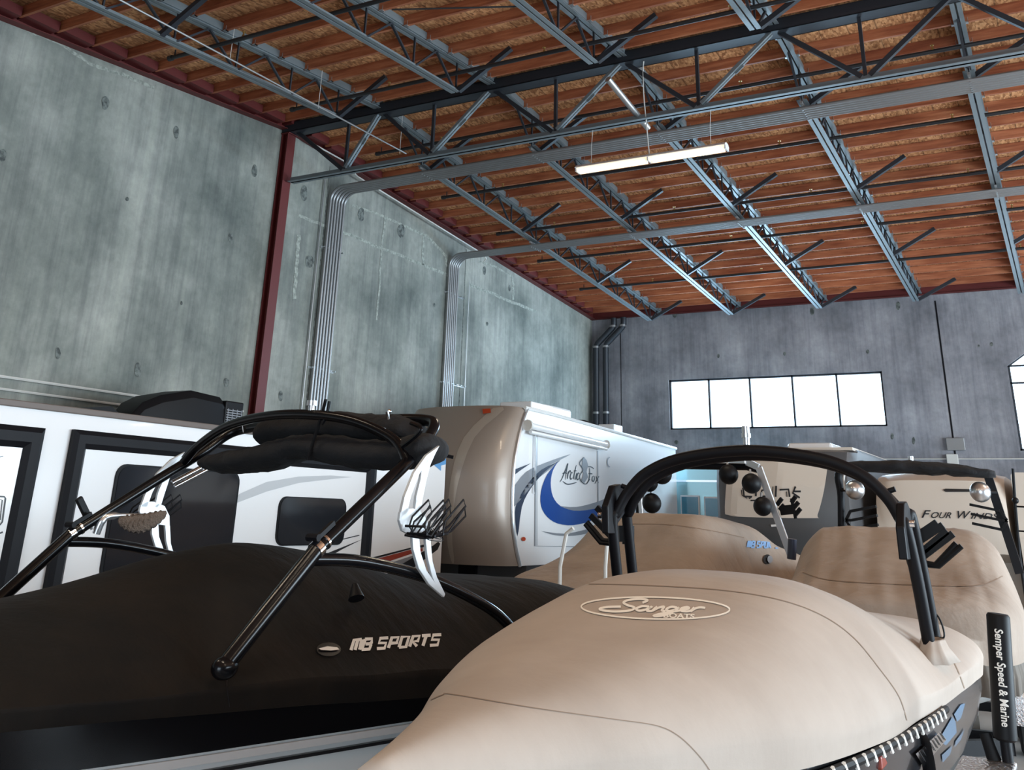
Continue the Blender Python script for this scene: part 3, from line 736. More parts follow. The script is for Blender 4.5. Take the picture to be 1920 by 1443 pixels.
    # strut between tower leg and folded top
for k, lx in enumerate((-.75, -.15, .12, .8)):
    c = P1(lx, 4.2 if k else 4.2, .60); MB().tube([c+V(0, -.02, .04), c+V(0, .0, .0), c+V(0, .02, -.05)], .012, 8).ball(c+V(0, 0, .045), .016, 8, 6).build('clamp', M['chrome'], tower1, True)
# anchor light on the arch
cl = P1(.28, 3.96, .63)
MB().tube([cl, cl+V(0, 0, .05)], .022, 12).tube([cl+V(0, 0, .05), cl+V(0, 0, .085)], .036, 12).build('anchor_light', M['silver'], tower1, True)
# folded sun top in its boot under the hoop
def roll(B, cx0, cx1, ly, zf, ry, rz, name, parent, n=40, seed=0, m='black_fabric'):
    rings = []
    for k in range(n):
        t = k/(n-1); lx = cx0+(cx1-cx0)*t; e = (1-abs(2*t-1)**8)**.5 if 0 < t < 1 else .12
        c = B.W(lx, ly, zf(t)); ring = []
        for j in range(16):
            a = 2*PI*j/16; nn = 1+.16*noise.noise(V(lx*6+seed, math.cos(a)*1.2, math.sin(a)*1.2))
            ring.append(B.W(lx, ly+ry*e*nn*math.cos(a), zf(t)+rz*e*nn*math.sin(a)))
        rings.append(ring)
    return MB().loft(rings).build(name, M[m], parent, 2)
def pxroll(B, pts, ly, ry, name, parent, seed):
    pp = smooth([V(x, y, r) for x, y, r in pts], 8); n = len(pp); rings = []
    for k, q in enumerate(pp):
        c = B.on_y(q.x, q.y, ly); e = min(1, (min(k, n-1-k)+.4)/4)**.5; rr = q.z*c.length/FOC*e
        rings.append([B.W(B.L(c).x, ly+ry*e*math.cos(a)*(1+.12*noise.noise(V(k*.3+seed, math.cos(a), 1))), c.z+rr*math.sin(a)*(1+.22*noise.noise(V(k*.35+seed, 2*math.cos(a), 2*math.sin(a))))) for a in [2*PI*j/18 for j in range(18)]])
    return MB().loft(rings).build(name, M['black_fabric'], parent, 2)
pxroll(MBO, [(392, 869, 9), (420, 867, 17), (470, 862, 21), (530, 850, 24), (572, 838, 21), (620, 842, 24), (680, 851, 26), (740, 853, 24), (790, 846, 30), (822, 838, 20)], 4.15, .16, 'sun_top_boot', tower1, 2)
pxroll(MBO, [(497, 818, 20), (520, 806, 24), (580, 803, 22), (640, 799, 26), (700, 803, 24), (750, 806, 24), (790, 816, 20)], 4.32, .16, 'sun_top_roll', tower1, 9)
for q in ([(611, 748), (604, 775), (596, 800), (588, 825), (577, 862)], [(618, 752), (612, 780), (604, 795)]):
    MB().tube(smooth([MBO.on_y(x, y, 3.96) for x, y in q], 4), .012, 6).build('strap', M['black_plastic'], tower1, True)
MB().tube(smooth([MBO.on_y(x, y, 3.98) for x, y in ((770, 793), (786, 800), (789, 808), (775, 822), (754, 838))], 5), .012, 8).build('sun_top_frame', M['black_gloss'], tower1, True)
# crescent shaped polished braces with board racks
def crescent(px_pts, lx, s):
    pts = [MBO.on_x(x, y, lx) for x, y in px_pts]
    return pts
outer = [(820, 836), (792, 856), (770, 885), (753, 925), (744, 960), (743, 985), (750, 1000), (766, 1004), (768, 1020), (780, 1060), (800, 1092), (828, 1118), (830, 1112), (818, 1085), (808, 1050), (803, 1015), (800, 1000), (782, 985), (790, 960), (785, 940), (793, 900), (808, 866)]
holes_off = V(0, 0, 0)
pts = [MBO.on_x(x, y, 1.33) for x, y in outer]
loc_pts = [MBO.L(p) for p in pts]
for s in (1, -1):
    mb = MB()
    op = [P1(s*1.33, p.y, p.z) for p in loc_pts]
    # frame drawn as two blades with slots
    def blade(poly, a=.014):
        mb.prism([P1(s*1.33, MBO.L(MBO.on_x(x, y, 1.33)).y, MBO.L(MBO.on_x(x, y, 1.33)).z) for x, y in poly], (P1(s*1.352, 0, 0)-P1(s*1.33, 0, 0)))
    blade([(820, 835), (795, 853), (772, 885), (754, 930), (746, 965), (758, 966), (766, 930), (782, 888), (800, 862)])
    blade([(820, 835), (812, 850), (803, 870), (795, 900), (788, 935), (782, 968), (772, 966), (776, 930), (784, 898), (786, 882), (795, 862)])
    blade([(746, 960), (744, 975), (750, 995), (766, 1003), (802, 1010), (800, 985), (790, 962), (770, 952), (756, 952)])
    blade([(768, 1003), (770, 1030), (780, 1065), (800, 1095), (828, 1119), (815, 1098), (795, 1068), (784, 1035), (781, 1006)])
    blade([(828, 1119), (830, 1113), (815, 1082), (806, 1050), (802, 1008), (793, 1008), (797, 1045), (804, 1075), (812, 1098)])
    br = mb.build('crescent_brace', M['pearl'], tower1, False, .003); br['label'] = 'polished silver crescent brace'
    # wire board rack
    mb = MB()
    def rk(px, py, lx): q = MBO.L(MBO.on_x(px, py, 1.42)); return P1(s*lx, q.y, q.z)
    for pts_ in (((772, 986), (778, 968), (808, 937), (811, 947), (778, 998), (772, 986)), ((775, 1000), (781, 978), (812, 950), (814, 962), (784, 1004), (775, 1000)), ((806, 1000), (812, 975), (846, 936), (850, 948), (815, 1000), (806, 1000)), ((790, 1004), (818, 985), (848, 950), (850, 966), (822, 995), (790, 1004))):
        for lx in (1.40, 1.52): mb.tube([rk(x, y, lx) for x, y in pts_], .006, 6)
        mb.tube([rk(pts_[0][0], pts_[0][1], 1.37), rk(pts_[0][0], pts_[0][1], 1.53)], .008, 6)
    mb.tube(smooth([rk(768, 1003, 1.38), rk(790, 1008, 1.45), rk(822, 1002, 1.45)], 5), .008, 6)
    for k in range(5):
        mb.tube(smooth([rk(790+k*5, 990, 1.45), rk(800+k*3, 1000+k*3, 1.5), rk(812-k*6, 985+k*6, 1.47), rk(804+k*2, 1010-k*4, 1.45)], 5), .003, 5)
    mb.build('board_rack', M['black_satin'], tower1, True)
# grab-mirror light pod on the side of the cover
g0 = PX(668, 1090, -3.95)
# polished tube extension and gas strut on the left leg
a = MBO.on_x(322, 905, -1.2); b_ = MBO.on_x(392, 868, -1.2)
MB().tube([a, b_], .018, 10).build('gas_strut', M['chrome'], tower1, True)
a = MBO.on_x(327, 912, -1.16); b_ = MBO.on_x(392, 878, -1.16)
MB().tube([a, b_], .012, 10).build('gas_strut', M['chrome'], tower1, True)
# small things hung on the left collar: mirror arm, fleece duster
lc = MBO.on_x(185, 992, -1.26)
dst = thing('boat_duster', 'brown fleece duster mop lying on the left tower leg of the black covered boat', 'duster', lc)
mb = MB(); c0 = MBO.on_x(222, 975, -1.18); c1 = MBO.on_x(312, 962, -1.10)
rings = []
for k in range(30):
    t = k/29; cpt = c0.lerp(c1, t)+V(0, 0, -.045*math.sin(PI*t)); e = max(.1, math.sin(PI*min(1, max(0, t)))**.45)
    rings.append([cpt+V(0, .05*e*math.cos(a_)*(1+.22*math.sin(k*2.2+a_*3)), .062*e*math.sin(a_)*(1+.18*math.sin(k*2.2+a_*2))) for a_ in [2*PI*j/18 for j in range(18)]])
mb.loft(rings).build('fleece_head', M['mitt'], dst, 2)
mb = MB().tube(smooth([MBO.on_x(180, 1000, -1.24), MBO.on_x(192, 975, -1.22), MBO.on_x(215, 966, -1.2), MBO.on_x(275, 966, -1.15)], 6), [.030]*7+[.026]*6+[.014]*6, 10).build('handle', M['silver'], dst, True)
mirror = thing('folded_mirror', 'slim black mirror on a short stem, on the left tower leg over the black cover', 'mirror', lc)
MB().tube([MBO.on_x(172, 992, -1.3), MBO.on_x(163, 968, -1.3)], .010, 8).build('stem', M['rv_white'], mirror, True)
MB().bar(MBO.on_x(164, 968, -1.3), MBO.on_x(147, 933, -1.3), .035, .05).build('head', M['black_plastic'], mirror, False, .008)

# lettering and pod on the black cover
MBS = {'M': [[(0, 0), (.06, .98), (.95, 1)], [(.5, .98), (.47, 0)], [(.95, 1), (1, 0)]], 'B': [[(.12, 1), (0, 0)], [(.1, 1), (.9, 1), (.95, .62), (.75, .52), (.3, .52)], [(.75, .52), (.95, .4), (.9, 0), (.0, 0)]], 'S': [[(1, 1), (.1, 1), (.05, .55), (.9, .5), (.88, 0), (0, 0)]], 'P': [[(.1, 0), (.2, 1), (.95, 1), (.92, .45), (.2, .45)]],
       'O': [[(.1, 0), (.15, 1), (.95, 1), (.9, 0), (.1, 0)]], 'R': [[(.1, 0), (.2, 1), (.95, 1), (.9, .5), (.3, .48), (.95, 0)]], 'T': [[(0, 1), (1, 1)], [(.5, 1), (.42, 0)]]}
def mbsports(x0, y0, xv, yv, target, m, parent, w=4.0, shear=.25, lift=.006):
    polys = []; adv = 0
    for ch in 'MB SPORTS':
        if ch == ' ': adv += .45; continue
        for st in MBS[ch]:
            polys.append([(x0+(adv+u*.82+v*shear)/8.2*xv[0]+v*yv[0], y0+(adv+u*.82+v*shear)/8.2*xv[1]+v*yv[1]) for u, v in st])
        adv += 1
    return decal_line('lettering', polys, w, target, m, parent, lift)
mbsports(657, 1220, (163, -10), (0, -19), cov1, M['white_print'], cov1, 6.0)
pod = decal_poly('light_pod_rim', [(615+23*math.cos(a), 1219+13*math.sin(a)) for a in [2*PI*k/20 for k in range(20)]], cov1, M['black_gloss'], cov1, .008)
decal_poly('light_lens', [(595, 1219), (612, 1215), (630, 1217), (634, 1221), (618, 1223), (600, 1222)], cov1, M['white_print'], pod, .014)
decal_line('seam', [sm2([(433, 1240), (425, 1280), (430, 1325)])], 1.5, cov1, M['black_vinyl'], cov1, .003)
vent = MB().tube([PX(665, 1095, -4.02)+V(0, 0, 0), PX(668, 1122, -3.98)], [.018, .05], 12).build('cover_vent', M['black_plastic'], cov1, True)

# ------------------------------------------------------------------ tan covered boat in front
SO = Boat((-2.06, 2.85), math.radians(0.0))
sa_sheer = [(0, .04, -.93), (.3, .13, -.93), (.75, .34, -.935), (1.25, .60, -.94), (1.9, .86, -.95), (3.3, 1.08, -.97), (4.6, 1.17, -.98), (5.8, 1.22, -1.0), (6.2, 1.17, -1.0), (6.35, 1.05, -1.0)]
b2 = thing('wake_boat', 'wake boat with grey hull and satin black tower, in front under the smooth tan cover', 'boat', SO.W(0, 3.4, -H))
hull2 = hull_mesh(SO, sa_sheer, -1.85, -1.5).build('hull', M['hull_grey'], b2, True)
side_band(SO, sa_sheer, .012, -.005, -.07, .2, 4.0, 'rub_rail', M['black_gloss'], hull2)
cov2 = cover_mesh(SO, [
    (-.05, .05, -.93, -.82, -.74, 2.5, .6), (.12, .10, -.93, -.82, -.71, 2.5, .6), (.35, .19, -.93, -.82, -.675, 2.6, .6), (.75, .37, -.935, -.82, -.62, 2.8, .6), (1.25, .63, -.94, -.83, -.55, 2.8, .6), (1.9, .90, -.96, -.86, -.46, 3, .62),
    (2.5, 1.03, -.97, -.88, -.36, 3, .65), (3.05, 1.10, -.98, -.88, -.29, 3, .68), (3.4, 1.12, -.98, -.88, -.28, 3, .75), (4.0, 1.17, -.99, -.89, -.33, 2.8, .95), (4.7, 1.20, -1.0, -.90, -.46, 2.6, .95),
    (5.4, 1.24, -1.0, -.90, -.58, 3, .7), (5.9, 1.25, -1.01, -.9, -.64, 4, .5), (6.25, 1.20, -1.01, -.9, -.70, 4, .5), (6.4, 1.08, -1.0, -.9, -.78, 4, .5)], wr=.006, seed=4).build('boat_cover', M['tan_cover'], None, 2)
tag(cov2, 'smooth tan canvas cover with a white oval logo, over the boat in the centre', 'boat cover')
decal_line('seam', [sm2([(1015, 1112), (1045, 1099), (1090, 1095), (1200, 1097), (1350, 1106), (1460, 1124), (1540, 1153), (1600, 1195), (1650, 1255), (1685, 1305), (1700, 1350)])], 1.6, cov2, M['seam_tan'], cov2, .002)
decal_line('seam', [sm2([(808, 1312), (830, 1303), (850, 1302), (1000, 1327), (1150, 1348), (1230, 1360), (1270, 1378), (1305, 1410), (1330, 1443), (1340, 1470)])], 1.6, cov2, M['seam_tan'], cov2, .002)
decal_line('seam', [sm2([(1760, 1180), (1775, 1215), (1795, 1255), (1808, 1290)])], 2, cov2, M['seam_tan'], cov2, .002)
ov = [(1229+139*math.cos(a), 1141+20.5*math.sin(a)+.02*(139*math.cos(a))) for a in [2*PI*k/60 for k in range(61)]]
decal_line('logo_oval', [ov], 3.0, cov2, M['cream_print'], cov2)
def script_word(strokes, org, xv, yv, w, target, m, parent, name='lettering', taper=False):
    polys = [[(org[0]+x*xv[0]+y*yv[0], org[1]+x*xv[1]+y*yv[1]) for x, y in sm2(st, 5)] for st in strokes]
    return decal_line(name, polys, w, target, m, parent, .005, taper)
SG = [[(.36, .72), (.40, .92), (.33, 1.0), (.22, .92), (.17, .72), (.22, .52), (.30, .35), (.26, .12), (.10, .02), (-.04, .16), (.02, .34), (.16, .40)],
      [(.44, .44), (.37, .46), (.32, .26), (.36, .12), (.42, .22), (.47, .46), (.43, .16), (.48, .12), (.52, .3)],
      [(.52, .46), (.49, .14), (.54, .38), (.59, .46), (.58, .18), (.62, .14)],
      [(.72, .42), (.66, .46), (.62, .26), (.66, .14), (.71, .26), (.74, .44), (.69, .05), (.60, -.22), (.52, -.24), (.60, -.04), (.76, .2)],
      [(.77, .26), (.84, .36), (.82, .47), (.77, .38), (.77, .2), (.83, .14), (.88, .24)],
      [(.89, .46), (.87, .14), (.90, .36), (.95, .47), (1.0, .43)]]
script_word(SG, (1130, 1148), (188, 4), (10, -25), 4.2, cov2, M['cream_print'], cov2)
decal_text('lettering', 'BOATS', (1244, 1159), (58, 2), (1, -8.5), cov2, M['cream_print'], cov2, bold=.03)
# hem with white lacing along the starboard edge
lace = thing('cover_lacing', 'black and white lacing rope along the right hem of the smooth tan cover', 'rope', SO.W(1.1, 3, -1.0))
pt_ = []
for k in range(56):
    y = .9+3.2*k/55; hw = pchip([a[0] for a in sa_sheer], [a[1] for a in sa_sheer], y)
    pt_.append((hw+.035, y))
MB().tube([SO.W(x, y, -1.0) for x, y in pt_], .022, 8).build('cord', M['black_plastic'], lace, True)
for k in range(0, 54, 2):
    x, y = pt_[k]; MB().tube([SO.W(x+.016, y, -.98), SO.W(x+.020, y+.04, -1.025)], .011, 6).build('white_loop', M['white_print'], lace, True)
P2 = SO.W
M['painted_reflection'] = mat('blue_reflection_paint', (.22, .50, .85), .12, .7)  # blue reflection of the open door, painted onto the hull as patches
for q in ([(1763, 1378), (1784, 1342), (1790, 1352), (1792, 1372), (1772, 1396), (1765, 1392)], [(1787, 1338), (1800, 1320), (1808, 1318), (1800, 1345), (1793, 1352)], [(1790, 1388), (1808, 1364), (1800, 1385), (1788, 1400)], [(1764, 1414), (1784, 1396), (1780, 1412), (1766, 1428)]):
    decal_poly('blue_reflection', q, hull2, M['painted_reflection'], hull2, .006)
ventp = decal_poly('hull_vent', [(1710, 1410), (1756, 1368), (1768, 1384), (1724, 1434)], hull2, M['chrome'], hull2, .02); ventp['label'] = 'chrome louvred vent'
for k in range(9): decal_line('vent_slot', [[(1716+k*5, 1406-k*4.4), (1727+k*4.7, 1424-k*5)]], 1.6, hull2, M['black_plastic'], ventp, .024)
MB().bx(P2(.99, 0, 0).x, P2(1.03, 0, 0).x, P2(0, 2.75, 0).y, P2(0, 3.05, 0).y, -1.10, -1.04).build('red_reflector', M['red_vinyl'], hull2, False, .01)
stp = smooth([P2(1.10, 3.45, -1.02), P2(1.11, 3.6, -1.12), P2(1.10, 3.68, -1.35), P2(1.0, 3.7, -1.9)], 6)
tag(MB().tube(stp, .035, 8, .3).build('tie_down_strap', M['black_plastic'], None, True), 'black tie-down strap over the grey hull below the smooth tan cover', 'strap')
tw = MB()
ft, tp = 4.62, 4.25
def lz(px, py): q = SO.L(SO.on_x(px, py, -1.05)); return q.y, q.z
yA0, zA0 = lz(1158, 1062); yA1, zA1 = lz(1146, 975); yB0, zB0 = lz(1187, 1062); yB1, zB1 = lz(1172, 955)
for s in (-1, 1):
    for q, (ya_, za_, yb_, zb_, yt_) in enumerate(((yA0, zA0, yA1, zA1, 4.32), (yB0, zB0, yB1, zB1, 4.50))):
        k_ = (-.70-zb_)/(za_-zb_); fy = yb_+(ya_-yb_)*k_
        hh = [(1.07, fy, -.72), (1.06, ya_, za_), (1.04, yb_, zb_), (1.01, (yb_+yt_)/2, .05), (.93, yt_, .19-.02*q), (.77, yt_, .335-.02*q), (.48, yt_, .44-.02*q), (0, yt_, .49-.02*q)]
        if s > 0: tw.tube(smooth([P2(-x, y, z) for x, y, z in hh]+[P2(x, y, z) for x, y, z in hh[::-1][1:]], 7), .040, 12)
tower2 = tw.build('tower', M['black_satin'], b2, True)
for s in (-1, 1):
    # casting that joins the two legs to the hoop
    sx_ = 0 if s < 0 else .09
    pl = [(lz(x, y)[0], lz(x, y)[1]-sx_) for x, y in ((1133, 948), (1146, 910), (1158, 907), (1175, 928), (1170, 955), (1153, 980), (1149, 1000), (1134, 1000))]
    MB().prism([P2(s*(1.075-sx_*.3), y, z) for y, z in pl], P2(-s*.055, 0, 0)-P2(0, 0, 0)).build('hinge_casting', M['black_satin'], tower2, False, .010)
    MB().tube([P2(s*1.08, lz(1136, 966)[0], lz(1136, 966)[1]), P2(s*1.11, lz(1136, 966)[0], lz(1136, 966)[1])], .022, 12).build('hinge_knob', M['chrome'], tower2, True)
    cr = [[P2(s*1.08+r_*math.cos(a)*(1+.12*math.sin(5*a)), 4.60+1.8*r_*math.sin(a)*(1+.1*math.sin(7*a)), z_) for a in [2*PI*j/24 for j in range(24)]] for z_, r_ in ((-.80, .14), (-.72, .085), (-.68, .07), (-.67, .065), (-.70, .06))]
    MB().loft(cr).build('tower_cuff', M['tan_cover'], cov2, 2)
    # board rack of padded prongs
    mb = MB()
    def rk(px, py, dy=0): return SO.on_y(px, py, 4.75+dy)
    if s > 0:
        c = rk(1716, 1040)
        for a_, b_ in (((1708, 1012), (1757, 979)), ((1712, 1022), (1768, 984)), ((1720, 1042), (1776, 995)), ((1724, 1048), (1787, 1000))): mb.bar(rk(*a_), rk(*b_), .035, .045); 
        for q in (0, 1): mb.tube([rk(1722+q*3, 1050+q*3), rk(1738+q*5, 1056+q*3), rk(1755+q*4, 1058+q*3), rk(1793+q*10, 1018+q*5)], .019, 8)
        mb.ball(rk(1714, 1030), .075, 12, 8, (.8, 1, 1.3)); mb.tube([rk(1700, 1020), rk(1712, 1060)], .035, 8); mb.bar(rk(1690, 1035), rk(1716, 1035), .06, .08)
    else:
        c = rk(1150, 1010)
        mb.bar(rk(1119, 951), rk(1146, 980), .035, .045); mb.bar(rk(1108, 966), rk(1146, 1005), .035, .045)
        mb.tube([rk(1097, 982), rk(1126, 1017), rk(1146, 1019)], .019, 8); mb.tube([rk(1101, 978), rk(1130, 1012), rk(1146, 1014)], .019, 8)
        mb.tube([rk(1178, 985, .1), rk(1178, 1020, .1)], .05, 10); mb.bar(rk(1160, 1000, .05), rk(1182, 1000, .1), .06, .12)
    mb.build('board_rack', M['black_plastic'], tower2, True)
    if s > 0:
        MB().tube(smooth([c+V(0, 0, -.1), c+V(.03, 0, -.2), c+V(-.0, 0, -.28), c+V(.10, .02, -.38), c+V(.12, 0, -.5), c+V(.02, 0, -.46), c+V(.0, 0, -.3)], 6), .006, 6).build('tie_cord', M['black_plastic'], tower2, True)
pl = P2(.0, 4.34, .53)
MB().tube([pl, pl+V(0, 0, .05)], .026, 12).tube([pl+V(0, 0, .05), pl+V(0, 0, .08)], .036, 12).tube([pl+V(0, 0, .08), pl+V(0, 0, .13)], .030, 12).build('anchor_light', M['silver'], tower2, True)
for s in (-1, 1): MB().tube([P2(s*.93, 4.35, .22), P2(s*.99, 4.35, .24)], .018, 10).build('boss', M['black_satin'], tower2, True)
trailer(SO, 6.2, 1.12, -1.72, 'boat trailer under the tan covered boat in the centre')
stp_ = PX(1842, 1440, -.62)
fs = tag(MB().box((stp_.x, stp_.y+.1, stp_.z-.03), (.26, .5, .03)).build('trailer_step', M['diamond'], None, False, .008), 'bright diamond plate step at the foot of the lettered guide post', 'step')
MB().bar((stp_.x, stp_.y+.1, stp_.z-.05), (stp_.x-.2, stp_.y+.1, -H+.45), .05, .05).bar((stp_.x-.2, stp_.y+.1, -H+.45), (stp_.x-.2, stp_.y+.1, -H), .06, .06).build('bracket', M['black_satin'], fs)
MB().tube([(stp_.x+.03, stp_.y+.32, stp_.z-.02), (stp_.x+.0, stp_.y+.34, stp_.z+.10)], [.035, .03], 12, .5).build('bumper', M['black_plastic'], fs, True)
# padded guide post of that trailer
gp = thing('trailer_guide_post', 'black padded guide post lettered in white, right of the smooth tan cover', 'guide post', V(-.50, 7.2, -H))
gt = PX(1872, 1148, -.50); gb = PX(1884, 1385, -.50)
gy = (gt.y+gb.y)/2; 
gt = PY(1871, 1150, gy); gb = PY(1885, 1388, gy)
pad = MB().tube([gb, gb.lerp(gt, .02), gt.lerp(gb, .02), gt], [.045, .058, .058, .05], 16).build('pad', M['black_plastic'], gp, True)
MB().tube([V(gb.x, gb.y, -H+.5), gb+V(0, 0, .1)], .028, 10).bar(V(gb.x, gb.y, -H+.5), V(gb.x-.5, gb.y, -H+.5), .05, .06).box((gb.x, gb.y, -H+.25), (.05, .05, .5)).build('post', M['black_satin'], gp, True)
decal_text('lettering', 'Semper Speed & Marine', (1865, 1178), (14, 184), (15, 0), pad, M['white_print'], pad, bold=.02, shear=.2, lift=.003)

# ------------------------------------------------------------------ light brown covered boats behind
def pleat(B, y0, y1, hwf, z0, z1, name, parent, m):
    pass
CO = Boat((-5.72, 10.7), -math.radians(11))
c_sheer = [(0, .1, -1.0), (.35, .55, -1.0), (1.2, 1.0, -1.0), (2.2, 1.18, -1.02), (3.5, 1.22, -1.04), (5.5, 1.22, -1.05), (6.1, 1.1, -1.05)]
b3 = thing('wake_boat', 'boat with a silver tower and dark round speakers, under a brown cover', 'boat', CO.W(0, 3.2, -H))
hull_mesh(CO, c_sheer).build('hull', M['white_gel'], b3, True)
cov3 = cover_mesh(CO, [(-.1, .12, -1.25, -.95, -.78, 3, .5), (.3, .62, -1.25, -.92, -.68, 3, .5), (1.1, 1.06, -1.25, -.9, -.55, 3, .5), (2.0, 1.22, -1.22, -.88, -.35, 4, .5), (2.5, 1.25, -1.2, -.85, .0, 7, 1.6), (2.75, 1.25, -1.2, -.85, .09, 8, 2.2), (3.3, 1.25, -1.2, -.85, .08, 7, 2.3),
                   (4.2, 1.26, -1.2, -.85, .0, 6, 2.0), (5.0, 1.26, -1.2, -.88, -.24, 4, 1.2), (6.0, 1.2, -1.2, -.9, -.5, 4, .5), (6.2, 1.1, -1.2, -.9, -.65, 4, .5)], wr=.015, seed=7, dirs=(3.2, 3.0), n_y=110, nu=70).build('boat_cover', M['brown_cover'], None, 2)
tag(cov3, 'wrinkled light brown cover over the boat with the silver tower', 'boat cover')
mbsports(1400, 1026, (58, 2), (0, -11), cov3, M['blue_print'], cov3, 3.2, lift=.012)
decal_line('seam', [sm2([(1180, 982), (1260, 984), (1340, 996), (1395, 1008)])], 1.5, cov3, M['seam_tan'], cov3, .004)
v = decal_poly('vent_patch', [(1437+8*math.cos(a), 1049+9*math.sin(a)) for a in [2*PI*k/14 for k in range(14)]], cov3, M['black_plastic'], cov3, .02)
decal_poly('vent_cap', [(1440+5*math.cos(a), 1050+7*math.sin(a)) for a in [2*PI*k/14 for k in range(14)]], cov3, M['grey_vinyl'], v, .035)
trailer(CO, 6.0, 1.15, -1.75, 'boat trailer under the brown covered boat with a silver tower')
P3 = CO.W
mb = MB()
LY = 3.5
def c3(px, py, ly=LY): return CO.on_y(px, py, ly)
bars = [c3(1484, 1045), c3(1423, 876), c3(1400, 866), c3(1250, 863)]
mb.bar(bars[0], bars[1], .09, .05, (0, 1, 0)); mb.bar(bars[1], bars[2], .09, .04, (0, 1, 0)); mb.bar(bars[2], bars[3], .05, .10, (0, 1, 0))
tower3 = mb.build('tower', M['silver'], b3, False, .006)
MB().tube([c3(1425, 880, LY+.1), c3(1400, 874, LY+.1), c3(1260, 872, LY+.1), c3(1215, 885, LY+.1), c3(1200, 930, LY+.1), c3(1198, 975, LY+.1)], .055, 10).build('rear_hoop', M['black_satin'], tower3, True)
mb = MB(); mb.bar(c3(1198, 895), c3(1204, 985), .06, .05, (0, 1, 0)); mb.bar(c3(1250, 863), c3(1198, 897), .06, .05, (0, 1, 0)); mb.build('left_post', M['silver'], tower3, False, .005)
for px, py, rr in ((1241, 888, 19), (1217, 904, 17), (1222, 943, 18), (1366, 889, 18), (1409, 906, 18), (1430, 949, 17)):
    c = c3(px, py, LY-.12); r_ = rr*c.length/FOC*.93
    sp_ = MB().ball(c, r_, 20, 12).build('speaker', M['black_plastic'], tower3, 2)
    MB().tube([c+V(-.02, .02, r_*.8), c+V(-.03, .08, r_+.05)], .015, 8).build('bracket', M['galv'], sp_, True)
mb = MB(); mb.bar(c3(1464, 957, LY+.2), c3(1490, 954, LY+.2), .05, .12); mb.bar(c3(1484, 934, LY+.2), c3(1492, 972, LY+.2), .04, .03)
for a_, b_ in (((1484, 942), (1492, 930)), ((1487, 953), (1497, 941)), ((1491, 965), (1501, 953)), ((1457, 946), (1466, 934)), ((1462, 956), (1470, 946))): mb.bar(c3(*a_, LY+.2), c3(*b_, LY+.2), .035, .05)
mb.build('board_rack', M['black_plastic'], tower3)
MB().tube([c3(1484, 1048), c3(1486, 1010)], .06, 10).build('tower_boot', M['navy'], tower3, True)
# pale rails standing at its bow
for k, (pp, w) in enumerate(((((1050, 1062), (1062, 1000), (1075, 990)), 'left'), (((1135, 1062), (1138, 1020)), 'right'))):
    pts = [PY(x, y, 9.9) for x, y in pp]; pts = [V(pts[0].x-.02, pts[0].y, -H+.5)]+pts
    wire('trailer_guide_rod', pts, .022, M['cable'], 'slim white guide rod, %s of the pair behind the smooth tan cover' % w, 'guide rod', 8)

DO = Boat((-1.62, 9.95), math.radians(5.5))
d_sheer = [(0, .3, -1.15), (.15, .75, -1.15), (.8, 1.0, -1.12), (2.0, 1.12, -1.1), (4, 1.15, -1.1), (6, 1.1, -1.1)]
b4 = thing('wake_boat', 'boat with black tower and silver globe speakers, under the brown cover on the right', 'boat', DO.W(0, 3.2, -H))
hull_mesh(DO, d_sheer).build('hull', M['white_gel'], b4, True)
cov4 = cover_mesh(DO, [(-.08, .55, -1.08, -.85, -.66, 5, .5), (.02, .85, -1.08, -.82, -.58, 5, .5), (.3, 1.0, -1.08, -.80, -.52, 5, .5), (.9, 1.10, -1.08, -.8, -.44, 5, .5), (1.5, 1.14, -1.08, -.82, -.2, 7, .8), (2.0, 1.16, -1.08, -.84, -.03, 9, 1.0), (2.3, 1.16, -1.08, -.84, .0, 9, 1.1),
                   (3.2, 1.17, -1.08, -.85, -.06, 7, 1.1), (4.5, 1.17, -1.08, -.86, -.3, 3, .9), (5.8, 1.1, -1.08, -.9, -.5, 4, .5), (6.0, 1.0, -1.08, -.9, -.6, 4, .5)], wr=.015, seed=12, dirs=(3.4, 2.8), n_y=110, nu=70).build('boat_cover', M['brown_cover'], None, 2)
tag(cov4, 'wrinkled light brown cover with a grey gathered skirt, over the right-hand boat behind', 'boat cover')
decal_line('seam', [sm2([(1505, 1073), (1560, 1088), (1700, 1096), (1830, 1098), (1880, 1080)])], 1.6, cov4, M['seam_tan'], cov4, .004)
# gathered skirt
rings = []
prof = [(-1.02, 2.2), (-1.04, .9), (-.98, .35), (-.86, .05), (-.55, -.08), (0, -.10), (.55, -.08), (.86, .05), (.98, .35), (1.04, .9), (1.06, 2.2)]
pp = smooth([V(x, y, 0) for x, y in prof], 14)
r1 = []; r2 = []; r3 = []
for k, p in enumerate(pp):
    w = .018*math.sin(k*1.9)+.01*math.sin(k*.77); nrm = V(p.x, p.y-2, 0).normalized()
    r1.append(P3(0, 0, 0)*0+DO.W(p.x*.985, p.y+.02, -1.03)); q = p+nrm*w; r2.append(DO.W(q.x, q.y, -1.18)); q = p+nrm*(w*1.3-.02); r3.append(DO.W(q.x, q.y, -1.32))
MB().loft([r1, r2, r3], closed=False, caps=False).build('skirt', M['grey_skirt'], cov4, 2)
trailer(DO, 6.0, 1.1, -1.75, 'boat trailer under the brown covered boat on the right', tongue=.2)
def d4(px, py, ly=2.75): return DO.on_y(px, py, ly)
mb = MB()
mb.tube(smooth([d4(1578, 1010), d4(1577, 930), d4(1572, 890), d4(1590, 874), d4(1620, 870)], 5), .045, 10)
mb.bar(d4(1852, 890), d4(1912, 1075), .09, .06, (0, 1, 0)); mb.tube([d4(1620, 870), d4(1850, 884)], .03, 8)
tower4 = mb.build('tower', M['black_satin'], b4, True)
mb = MB(); rings = []
